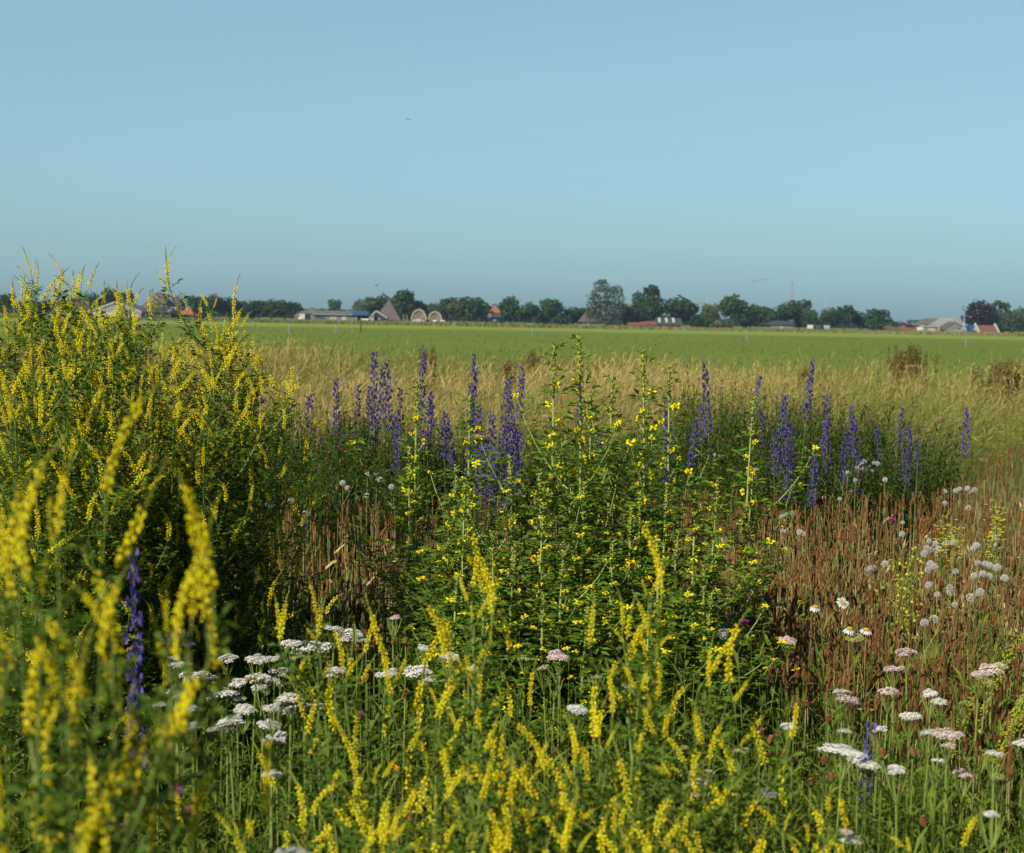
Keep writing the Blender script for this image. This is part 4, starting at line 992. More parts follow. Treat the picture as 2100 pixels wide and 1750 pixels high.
for i, (px, py, d, lb) in enumerate(mid_tips):
    p = at(px, py, d)
    plant('sweet_clover', lb or 'yellow sweet clover of the front middle, %s from the white yarrow patch' % rank(mid_tips, i), 'flower plant', (SPARSE[i % 4] if py < 1340 else NEAR[(i * 5 + 2) % 6]), (p.x, p.y, 0), R0.uniform(0, 6.28),
          (0.95, 0.95, p.z / 1.04), 'sweet clovers of the front middle', (R0.uniform(-.10, .10), R0.uniform(-.12, .12)))

# ---- tall pale-stemmed clover of the middle
def floret_cluster(seed):
    r = random.Random(seed); g = G()
    for i in range(r.randint(6, 10)):
        d = np.array([r.gauss(0, 0.7), r.gauss(0, 0.7), r.gauss(0.3, 0.6)])
        octa(g, rvec(r) * 0.004, d, r.uniform(0.010, 0.015), r.uniform(0.005, 0.007), 0, r.random(), 0.62, 1.4)
    for i in range(5): octa(g, rvec(r) * 0.002, rvec(r) + UP * 0.4, 0.006, 0.003, 1, 0.5)
    return g.mesh('flower_cluster', [P['yellow'], P['bud']])
CLUSTERS = [floret_cluster(300 + i) for i in range(6)]
def tall_clover(seed, bushy):
    r = random.Random(seed); Hh = 1.5; gs, gf, cl = G(), G(), []
    lean = np.array([r.uniform(-.1, .1), r.uniform(-.1, .1), 0])
    main = arc((0, 0, -0.02), UP + lean, UP - lean * 0.6, Hh * 0.97, 12)
    tube(gs, main, 0.0058, 0.0026, 6, 0, 0.6)
    a0 = r.random() * 6
    for i in range(30):      # the spire of buds
        t = 0.90 + 0.10 * i / 30; p, tg = pt(main, t); a = i * 2.4
        o = np.array([math.cos(a), math.sin(a), 0.4])
        octa(gs, p, o + UP * 0.7, r.uniform(0.012, 0.02), 0.009, 1, r.random())
        if i % 3 == 0: trefoil(gf, p, o + UP * 0.2, 0.026, r, 0, 0.7)
    for i in range(26):
        t = 0.12 + 0.80 * i / 26; p, tg = pt(main, t); a = a0 + i * 2.2
        o = np.array([math.cos(a), math.sin(a), 0.0])
        for k in range(4): trefoil(gf, p, o * (1 - 2 * (k % 2) * 0.9) + UP * 0.4 + rvec(r) * 0.6, r.uniform(0.026, 0.040), r, 0, 0.9)
        if t > 0.42:
            ped = arc(p, o + UP * 0.8, o * 0.4 + UP, r.uniform(0.02, 0.05), 3); tube(gs, ped, 0.0013, 0.001, 3, 0, 0.6)
            cl.append((frame(ped[-1], UP, r.uniform(0, 6.28), r.uniform(0.95, 1.4)), r.randrange(6)))
    for i in range(bushy):
        t = 0.10 + 0.58 * (i + r.random()) / bushy; p, tg = pt(main, t); a = i * 2.4 + r.random()
        o = np.array([math.cos(a), math.sin(a), 0]); L = r.uniform(0.22, 0.42)
        br = arc(p, o + UP * 0.75, o * 0.35 + UP, L, 6); tube(gs, br, 0.0028, 0.0012, 4, 0, 0.6)
        for k in range(30):
            q, tg = pt(br, r.uniform(0.05, 1)); a2 = r.uniform(0, 6.28)
            trefoil(gf, q, np.array([math.cos(a2), math.sin(a2), 0.5]), r.uniform(0.020, 0.036), r, 0, 0.9)
        if r.random() < 0.75: cl.append((frame(br[-1], UP, r.uniform(0, 6), r.uniform(0.8, 1.3)), r.randrange(6)))
        if r.random() < 0.5:
            q, _ = pt(br, 0.6); cl.append((frame(q + o * 0.02, UP, r.uniform(0, 6), r.uniform(0.55, 0.85)), r.randrange(6)))
    return gs.mesh('stem', [P['stem_pale'], P['bud']]), gf.mesh('foliage', P['lush']), cl
TALL = [tall_clover(320 + i, 12 + 2 * i) for i in range(4)]
tall_tips = [(1132, 660, 4.6, 'tall pale-stemmed clover, the first of the two that reach the horizon'), (1172, 646, 4.7, 'tall pale-stemmed clover, the highest of all, reaching the horizon'), (1300, 675, 4.7, 'tall pale-stemmed clover with a bent tip past the highest one'), (1365, 708, 4.6, 'tall pale-stemmed clover before the tan grass, crowded with yellow'),
             (1262, 730, 4.9, 'thin pale-stemmed clover between two taller ones'), (1212, 765, 4.9, 'shorter pale-stemmed clover with a leafy knob tip'), (860, 745, 5.0, 'pale-stemmed clover overlapping the violet spikes, thick stem'), (965, 775, 5.0, 'pale-stemmed clover overlapping the widest violet bush'), (835, 880, 4.8, 'low pale-stemmed clover above the white puffs'),
             (1560, 780, 5.2, 'pale-stemmed clover alone between violet spikes, few yellow flowers'), (1495, 945, 4.5, 'yellow-topped clover at the lush patch end, before the plantains')]
fill_tips = [(950, 920, 4.5), (960, 960, 4.4), (1030, 900, 4.6), (1090, 930, 4.5), (1130, 1000, 4.3), (1200, 960, 4.5), (1250, 930, 4.7), (1320, 930, 4.6), (1380, 960, 4.5), (1430, 960, 4.5), (1000, 1060, 4.2), (1080, 1080, 4.2), (1170, 1100, 4.15), (1260, 1080, 4.2), (1340, 1080, 4.2), (1410, 1060, 4.3), (950, 1150, 4.1), (1000, 1180, 4.0), (1120, 1190, 4.0), (1230, 1190, 4.0), (1350, 1190, 4.0), (1440, 1130, 4.2), (1480, 1190, 4.1), (1060, 1000, 4.6), (930, 1040, 4.5), (1300, 1010, 4.5)]
for i, (px, py, d, *lb) in enumerate(tall_tips + fill_tips):
    p = at(px, py, d)
    t = thing('tall_clover', lb[0] if lb else 'leafy yellow-flowered clover in the lush green middle patch, %s from the plantain patch' % rank(tall_tips + fill_tips, i), 'flower plant', (p.x, p.y, 0), R0.uniform(0, 6.28), (1.0, 1.0, p.z / 1.5), 'pale-stemmed clovers of the middle')
    st, fo, cl = TALL[i % 4]
    obj('stem', st, t); obj('foliage', fo, t)
    for mtx, k in cl:
        o = obj('flower_cluster', CLUSTERS[k], t); o.matrix_local = mtx

# ---- viper's bugloss
def bugloss(seed, spike, wid, nsp=1, tip=1.0):
    r = random.Random(seed); Hh = 1.0; gs, gf, sp = G(), G(), []
    for k in range(nsp):
        a = k * 2.4 + r.random(); out = 0.0 if k == 0 else r.uniform(0.08, 0.20)
        h = Hh if k == 0 else Hh * r.uniform(0.72, 0.95)
        path = arc((0, 0, -0.02), UP + np.array([math.cos(a), math.sin(a), 0]) * out * 2.2, UP + np.array([r.uniform(-.1, .1), r.uniform(-.1, .1), 0]), h, 9)
        tube(gs, path, 0.0050, 0.0022, 5, 0, 0.5)
        for i in range(26):
            t = 0.05 + (1 - spike - 0.03) * i / 26; p, tg = pt(path, t); b_ = i * 2.4
            kite(gf, p, np.array([math.cos(b_), math.sin(b_), r.uniform(0.2, 0.9)]), UP, r.uniform(0.06, 0.11) * (1.1 - 0.6 * t), 0.011, 0, r.random(), 0.2, 0.2)
        g = G(); n = int(spike * h / 0.0072)
        for i in range(n):
            t = 1 - spike + spike * i / n; e = i / n; p, tg = pt(path, t); b_ = i * 2.4 + r.uniform(-.3, .3)
            o = np.array([math.cos(b_), math.sin(b_), 0])
            arm = wid * (1.0 - 0.72 * e ** 1.6) * r.uniform(0.75, 1.15)
            q = p + o * arm + UP * arm * 0.5
            tube(g, [p, q], 0.0014, 0.001, 3, 2, 0.5)
            kite(g, p, o + UP * 0.5, UP, arm * 1.3 + 0.012, 0.006, 2, r.random(), 0.2, 0.2)
            for j in range(3):
                f = p + (q - p) * r.uniform(0.55, 1.0) + rvec(r) * 0.005
                d = nrm(o + UP * r.uniform(-0.1, 0.7) + rvec(r) * 0.6)
                if r.random() < (0.66 if e < 0.9 else 0.4) * tip:
                    L, rad = r.uniform(0.011, 0.016), r.uniform(0.0065, 0.0092)
                    s_ = nrm(np.cross(d, (0.3, 0.5, 0.8))); n_ = np.cross(s_, d)
                    V = [f] + [f + d * L * (1.15 if m < 2 else 0.9) + (s_ * math.cos(m * 1.2566) + n_ * math.sin(m * 1.2566)) * rad for m in range(5)]
                    g.add(V, [(0, m + 1, (m + 1) % 5 + 1) for m in range(5)], 0, r.random())
                    if r.random() < 0.35: octa(g, f + d * L * 0.5, d, L * 0.9, 0.0012, 1, r.random())
                else:
                    octa(g, f, d, r.uniform(0.006, 0.009), 0.004, 1 if r.random() < 0.45 else 2, r.random())
        sp.append(g.mesh('flower_spike', [P['violet'], P['pink'], P['hairy']]))
    return gs.mesh('stem', P['hairy']), gf.mesh('foliage', P['hairy']), sp
BUG = {'tall': [bugloss(400, 0.32, 0.024), bugloss(401, 0.36, 0.026), bugloss(402, 0.28, 0.022)], 'slim': [bugloss(403, 0.19, 0.018, 1, 0.7), bugloss(404, 0.23, 0.017, 1, 0.7)],
       'wide': [bugloss(405, 0.46, 0.031), bugloss(406, 0.42, 0.030)], 'bush': [bugloss(407, 0.44, 0.034, 6), bugloss(408, 0.40, 0.030, 3)]}
bug = [(512, 800, 8.0, 'tall', 'violet viper\'s bugloss touching the end of the sweet clover bush'), (540, 802, 8.2, 'slim', 'small violet bugloss just past the sweet clover bush'), (588, 800, 8.6, 'slim', 'faint violet bugloss between the clover bush and the violet row'), (660, 805, 8.6, 'slim', 'slim pale violet bugloss at the start of the violet row'),
       (697, 775, 8.6, 'tall', 'violet bugloss spike, first stout one of the violet row'), (722, 785, 8.8, 'slim', 'violet bugloss spike, second of the violet row'), (746, 788, 8.9, 'slim', 'short violet bugloss spike just before the tallest pair'), (772, 718, 8.3, 'wide', 'tall long violet bugloss spike, densest of the violet row'),
       (790, 742, 8.7, 'tall', 'violet bugloss spike tight beside the densest one'), (818, 737, 8.5, 'tall', 'violet bugloss spike third of the tall ones'), (857, 711, 8.4, 'wide', 'highest violet bugloss spike of all, behind a clover tip'), (880, 805, 8.3, 'tall', 'dark violet bugloss below the highest one'), (815, 850, 7.8, 'tall', 'violet bugloss lower and nearer, in front of the violet row'),
       (960, 724, 8.6, 'tall', 'violet bugloss spike with a slim tip over the tan grass'), (940, 757, 8.8, 'slim', 'thin violet bugloss beside the slim-tipped one'), (1022, 764, 8.2, 'bush', 'widest violet bugloss bush with many spikes'), (985, 800, 8.4, 'bush', 'violet bugloss bush half behind a yellow clover'), (1062, 737, 8.8, 'tall', 'violet bugloss spike just past the widest bush'),
       (1078, 794, 8.0, 'wide', 'long violet bugloss spike leaning beside the widest bush'), (1187, 782, 8.8, 'slim', 'thin violet bugloss seen between pale clover stems'), (1235, 882, 7.8, 'slim', 'small violet bugloss low behind the pale clover stems'), (1340, 815, 8.4, 'slim', 'violet bugloss hidden behind the yellow-crowded clover'),
       (1388, 804, 8.0, 'wide', 'violet bugloss right past the yellow-crowded clover'), (1436, 825, 8.5, 'slim', 'faint violet bugloss above the dark knapweed'), (1480, 740, 8.3, 'tall', 'blunt-topped violet bugloss, brightest spike over the tan grass'), (1512, 765, 8.6, 'slim', 'violet bugloss just past the blunt-topped one'), (1637, 728, 8.5, 'tall', 'slender tall violet bugloss alone against the tan grass'),
       (1575, 805, 8.2, 'wide', 'violet bugloss below the slender tall one'), (1618, 850, 7.9, 'wide', 'violet bugloss, nearer of the pair under the slender tall one'), (1642, 862, 8.0, 'wide', 'violet bugloss, farther of the pair under the slender tall one'), (1706, 797, 8.1, 'wide', 'broad violet bugloss spike with a grey tip'), (1770, 830, 8.8, 'slim', 'slight violet bugloss behind the dark knapweed tops'),
       (1786, 836, 8.0, 'wide', 'violet bugloss directly above the cluster of white puffs'), (1832, 832, 8.7, 'slim', 'pale violet bugloss past the white puff cluster'), (1857, 868, 8.2, 'tall', 'violet bugloss second past the white puff cluster'), (1976, 828, 8.4, 'tall', 'last violet bugloss, standing alone before the tan grass'), (1667, 935, 7.4, 'tall', 'low violet bugloss at the edge of the plantains'),
       (622, 812, 8.7, 'slim', 'short violet bugloss in the gap before the violet row'), (758, 800, 8.4, 'slim', 'short violet bugloss at the foot of the densest spike'), (835, 790, 8.6, 'slim', 'short violet bugloss between the two tallest spikes'), (900, 800, 8.7, 'slim', 'short violet bugloss past the highest spike'), (920, 840, 8.2, 'tall', 'low violet bugloss before the slim-tipped one'), (1010, 850, 7.9, 'bush', 'low violet bugloss bush at the foot of the widest one'), (1045, 870, 7.9, 'tall', 'low violet bugloss past the widest bush'),
       (1400, 850, 7.9, 'tall', 'violet bugloss low behind the lush clover end'), (1548, 840, 8.3, 'slim', 'short violet bugloss between pale clover and slender spike'), (1595, 880, 7.9, 'slim', 'short violet bugloss low in the dark thicket'), (1690, 850, 8.2, 'slim', 'short violet bugloss beside the broad grey-tipped one'), (1725, 880, 7.9, 'tall', 'violet bugloss low beside the broad grey-tipped one'), (1805, 870, 8.2, 'slim', 'short violet bugloss just past the puff cluster'), (1880, 900, 8.1, 'slim', 'short violet bugloss at the end of the dark thicket'),
       (310, 1128, 2.55, 'tall', 'violet bugloss in the shade behind the blurred clovers, near the corner'), (1748, 1445, 2.9, 'slim', 'violet bugloss among the white and pink yarrow'), (280, 1390, 2.4, 'slim', 'dark violet bugloss low behind the blurred clovers')]
for i, (px, py, d, k, lb) in enumerate(bug):
    d = d + 0.5 if d > 5 else d
    p = at(px, py, d); st, fo, sp = BUG[k][i % len(BUG[k])]
    t = thing('vipers_bugloss', lb, 'flower plant', (p.x, p.y, 0), R0.uniform(0, 6.28), (0.80 if d > 4 else 0.48,) * 2 + (p.z / 0.985,), 'violet bugloss spikes', (R0.uniform(-.07, .07), R0.uniform(-.08, .08)))
    obj('stem', st, t); obj('foliage', fo, t)
    for m_ in sp: obj('flower_spike', m_, t)

# ---- wiry knapweed bushes behind
def knapweed_bush(seed):
    r = random.Random(seed); gs, gf, gb = G(), G(), G()
    for s in range(26):
        a = r.uniform(0, 6.28); o = np.array([math.cos(a), math.sin(a), 0])
        path = arc(o * r.uniform(0, 0.08), UP + o * r.uniform(0.1, 0.7), UP + o * r.uniform(-0.1, 0.3), r.uniform(0.75, 1.05), 7)
        tube(gs, path, 0.0022, 0.0012, 3, 0, r.random())
        tips_ = [path[-1]]
        for k in range(5):
            p, tg = pt(path, r.uniform(0.4, 0.95)); a2 = r.uniform(0, 6.28)
            br = arc(p, np.array([math.cos(a2), math.sin(a2), 0.9]), UP, r.uniform(0.08, 0.22), 4); tube(gs, br, 0.0012, 0.0009, 3, 0, r.random()); tips_.append(br[-1])
            for j in range(5):
                q, tg2 = pt(br, r.random()); kite(gf, q, rvec(r) + UP * 0.5, UP, r.uniform(0.02, 0.05), 0.007, 0, r.random())
        for j in range(44):
            p, tg = pt(path, r.uniform(0.08, 0.97)); kite(gf, p, rvec(r) + UP * 0.5, UP, r.uniform(0.03, 0.075), 0.014, 0, r.random(), 0.2, 0.15)
        for p in tips_:
            if r.random() < 0.55: octa(gb, p, UP, 0.017, 0.014, 0, r.random(), 0.5)
            elif r.random() < 0.06:
                octa(gb, p, UP, 0.014, 0.012, 0, r.random()); octa(gb, p + UP * 0.008, UP, 0.016, 0.02, 1, r.random(), 0.8)
    return gs.mesh('stem', P['wiry']), gf.mesh('foliage', P['wiry']), gb.mesh('seed_head', [P['dark_bud'], P['magenta']])
KNAP = [knapweed_bush(500 + i) for i in range(5)]
kn = [(480, 860, 8.0), (545, 840, 8.6), (560, 880, 7.6), (600, 850, 8.4), (625, 880, 7.6), (650, 845, 8.8), (680, 880, 7.9), (705, 850, 8.7), (740, 880, 8.0), (760, 850, 8.8), (800, 870, 8.6), (840, 880, 8.6), (900, 880, 8.8), (930, 860, 9.0), (1000, 900, 8.9), (1060, 900, 8.8), (1120, 870, 8.9), (1180, 880, 8.9), (1240, 890, 8.8), (1300, 900, 8.8), (1350, 880, 8.6), (1400, 860, 8.5), (1430, 830, 8.8),
      (1460, 800, 8.9), (1490, 820, 8.6), (1520, 815, 8.9), (1540, 850, 8.2), (1580, 830, 8.9), (1610, 860, 8.3), (1650, 820, 9.0), (1670, 860, 8.5), (1700, 840, 8.9), (1740, 830, 9.1), (1750, 870, 8.4), (1790, 850, 9.0), (1820, 880, 8.5), (1850, 860, 9.0), (1885, 890, 8.7), (620, 940, 7.0), (690, 945, 7.1), (570, 960, 6.8), (760, 945, 7.3), (1500, 900, 7.6), (1560, 920, 7.4), (1640, 930, 7.5), (1720, 940, 7.4), (1800, 940, 7.6), (1850, 930, 7.9), (1910, 900, 8.6)]
for i, (px, py, d) in enumerate(kn):
    d = d + 1.2 if px > 1000 else d + 0.7
    p = at(px, py, d); st, fo, sh = KNAP[i % 5]
    t = thing('knapweed', 'wiry dark knapweed bush, %s in the thicket counted from the sweet clover bush' % rank(kn, i), 'plant', (p.x, p.y, 0), R0.uniform(0, 6.28), (0.9, 0.9, p.z / 0.98), 'knapweed thickets')
    obj('stem', st, t); obj('foliage', fo, t); obj('seed_heads', sh, t)['kind'] = 'stuff'

# ---- ribwort plantain: brown seed spikes
def plantain(seed):
    r = random.Random(seed); gs, gh, gl = G(), G(), G()
    h = 0.55; lean = np.array([r.gauss(0, .16), r.gauss(0, .16), 0])
    path = arc((0, 0, -0.02), UP + lean, UP + lean * r.uniform(-1, 1.5), h, 5)
    tube(gs, path, 0.0017, 0.0013, 3, 0, r.random())
    L = r.uniform(0.035, 0.078); n = 7; d = nrm(path[-1] - path[-2])
    sp = arc(path[-1] - d * 0.004, d, d + lean * r.uniform(-2, 3), L, n)
    rad = [0.0025 if i in (0,) else 0.0052 * (1 - 0.35 * (i / (n - 1)) ** 2) * r.uniform(0.85, 1.15) for i in range(n)]; rad[-1] = 0.0018
    V0 = len(gh.V)
    tube(gh, sp, 0, sides=5, radii=rad, tint=0.4)
    T_ = gh.T[-1]; T_ += np.array([r.uniform(-.35, .35) for _ in T_])
    gh.V[-1] += np.array([[r.uniform(-1, 1) for _ in range(3)] for _ in T_]) * 0.0011
    for i in range(8):       # ragged scales
        p, tg = pt(sp, r.uniform(0.05, 0.95)); kite(gh, p, rvec(r) + tg * 0.4, tg, r.uniform(0.006, 0.010), 0.003, 0, r.uniform(0.5, 1.1))
    for i in range(3):
        a = r.uniform(0, 6.28); blade(gl, (0, 0, 0), (math.cos(a) * 0.55, math.sin(a) * 0.55, 1), (-math.sin(a), math.cos(a), 0), r.uniform(0.16, 0.30), 0.014, 0, r.random(), 0.35, 3)
    return gs, gh, gl
PL = [plantain(600 + i) for i in range(10)]
PLM = [(a.mesh('stem', P['stem_dry']), b_.mesh('seed_head', P['plantain']), c.mesh('leaf', P['dry_leaf'])) for a, b_, c in PL]
rp = random.Random(77)
spots = []
def spot(px, py, zlo=0.44, zhi=0.66):
    z = rp.uniform(zlo, zhi) + (0.08 if py < 1060 else 0.0); d = (CAM_Z - z) * F / (py - hor(px))
    p = at(px, py, d); return (d, p.x, p.y, z)
while len(spots) < 3800:
    px = rp.uniform(1380, 2330)
    top = 985 if px < 1860 else 985 - (px - 1860) * 0.36
    bot = 1320 + (px - 1500) * 0.33
    py = rp.uniform(max(top, 895), max(min(bot, 1530), top + 60))
    spots.append(spot(px, py))
while len(spots) < 4650:
    px = rp.uniform(530, 1080); py = rp.uniform(985 + 10 * math.sin(px * 0.05), 1250); spots.append(spot(px, py))
while len(spots) < 4950:
    px = rp.uniform(1080, 1420); py = rp.uniform(985, 1240); spots.append(spot(px, py))
spots.sort()
n_patch = [0]
for i, (d, x, y, z) in enumerate(spots[:300]):
    st, hd, lf = PLM[i % 10]
    mid = x < 0.04 * y
    t = thing('ribwort_plantain', 'brown plantain spike in the front rows of the %s' % ('small patch beside the sweet clover bush' if mid else 'brown field with the white puffs'), 'plant', (x, y, 0), rp.uniform(0, 6.28), (0.95, 0.95, z / 0.62), 'brown plantain spikes')
    obj('stem', st, t); obj('seed_head', hd, t); obj('leaf', lf, t)
g = G()
for k in range(10):
    sel = spots[300 + k::10]
    ms = []
    for d, x, y, z in sel:
        a = rp.uniform(0, 6.28); c, s = math.cos(a), math.sin(a); ms.append(np.array([[c, -s, 0, x], [s, c, 0, y], [0, 0, z / 0.62, 0], [0, 0, 0, 1]]))
    tn = [rp.gauss(0, 0.15) for _ in sel]
    for gg, m_ in zip(PL[k], (0, 1, 2)):
        h_ = G(); V_, T_, gr = gg.merged(); h_.V, h_.T, h_.n = [V_], [T_], len(V_); h_.F = [(f, m_) for (w, _m), f in gr.items()]
        g.put(h_, ms, tn)
obj('plantain_field', g.mesh('plantain_field', [P['stem_dry'], P['plantain'], P['dry_leaf']]), label='dense stand of brown plantain spikes farther back', cat='plants', kind='stuff')

# dry straw stalks, bent and broken, through the brown field
gq = G(); rs_ = np.random.default_rng(31)
sel = [spots[k] for k in range(0, len(spots), 9)]
xs_ = np.array([q[1] for q in sel]) + rs_.normal(size=len(sel)) * 0.06; ys_ = np.array([q[2] for q in sel]) + rs_.normal(size=len(sel)) * 0.06
STRAW_ARGS = (xs_, ys_, rs_)
# ---- yarrow
def corymb(seed):
    r = random.Random(seed); g = G()
    subs = [(0, 0)] + [(0.62 * math.cos(a + r.uniform(-.2, .2)) * r.uniform(0.8, 1.15), 0.62 * math.sin(a) * r.uniform(0.8, 1.15)) for a in [k * 6.283 / 7 for k in range(7)]]
    for (cx, cy) in subs:
        rs = r.uniform(0.34, 0.44); z0 = r.uniform(-0.16, 0.12) - 0.42 * (cx * cx + cy * cy)
        for i in range(22):
            q = math.sqrt((i + 0.5) / 22) * rs; a = i * 2.4
            x, y = cx + q * math.cos(a), cy + q * math.sin(a); z = z0 - 0.55 * q * q / rs + r.uniform(-.03, .03)
            R_ = r.uniform(0.078, 0.105); n_ = nrm(np.array([x * 0.25 + r.gauss(0, .12), y * 0.25 + r.gauss(0, .12), 1]))
            u = nrm(np.cross(n_, (0.3, 1, 0))); v = np.cross(n_, u); c = np.array([x, y, z])
            V = [c + n_ * 0.035] + [c + (u * math.cos(m * 1.2566 + i) + v * math.sin(m * 1.2566 + i)) * R_ + n_ * r.uniform(-.015, .01) for m in range(5)]
            g.add(V, [(0, m + 1, (m + 1) % 5 + 1) for m in range(5)], 0, min(1, max(0, r.gauss(0.55, 0.25))))
            octa(g, c - n_ * 0.16, n_, 0.15, 0.09, 1, r.random(), 0.8)
    return g
COR = [corymb(700 + i) for i in range(5)]
CORM = {'w': [c.mesh('flower_head', [P['white'], P['khaki']]) for c in COR], 'p': [c.mesh('flower_head', [P['rose'], P['khaki']]) for c in COR], 'g': [c.mesh('flower_head', [P['khaki'], P['stem']]) for c in COR]}
def feather(g, p, d, L, r, mat=0):
    d = nrm(d); tint = r.random(); s = nrm(np.cross(d, UP) + 1e-6)
    kite(g, p, d, UP, L, L * 0.06, mat, tint)
    for k in range(6):
        q = p + d * L * (0.2 + 0.13 * k); l_ = L * 0.24 * (1 - 0.09 * k)
        for e in (-1, 1): kite(g, q, d * 0.6 + s * e + UP * r.uniform(-.2, .4), UP, l_, l_ * 0.22, mat, tint + r.uniform(-.1, .1))
def yarrow_stem(seed):
    r = random.Random(seed); gs, gf = G(), G()
    path = arc((0, 0, -0.02), UP + np.array([r.uniform(-.12, .12), r.uniform(-.12, .12), 0]), UP, 0.93, 8)
    path[:, :2] -= path[-1, :2]
    tube(gs, path, 0.0030, 0.0024, 5, 0, 0.6)
    for k in range(8):
        a = k * 0.785; tube(gs, arc(path[-1], (math.cos(a) * 0.35, math.sin(a) * 0.35, 1), (math.cos(a) * 0.2, math.sin(a) * 0.2, 1), 0.085, 3), 0.0012, 0.0008, 3, 0, 0.6)
    for i in range(16):
        p, tg = pt(path, 0.15 + 0.75 * i / 16); a = i * 2.4
        feather(gf, p, np.array([math.cos(a), math.sin(a), 0.7]), r.uniform(0.05, 0.09), r)
    return gs.mesh('stem', P['stem']), gf.mesh('foliage', P['under'])
YST = [yarrow_stem(720 + i) for i in range(5)]
A_ = None; _ya = [0]
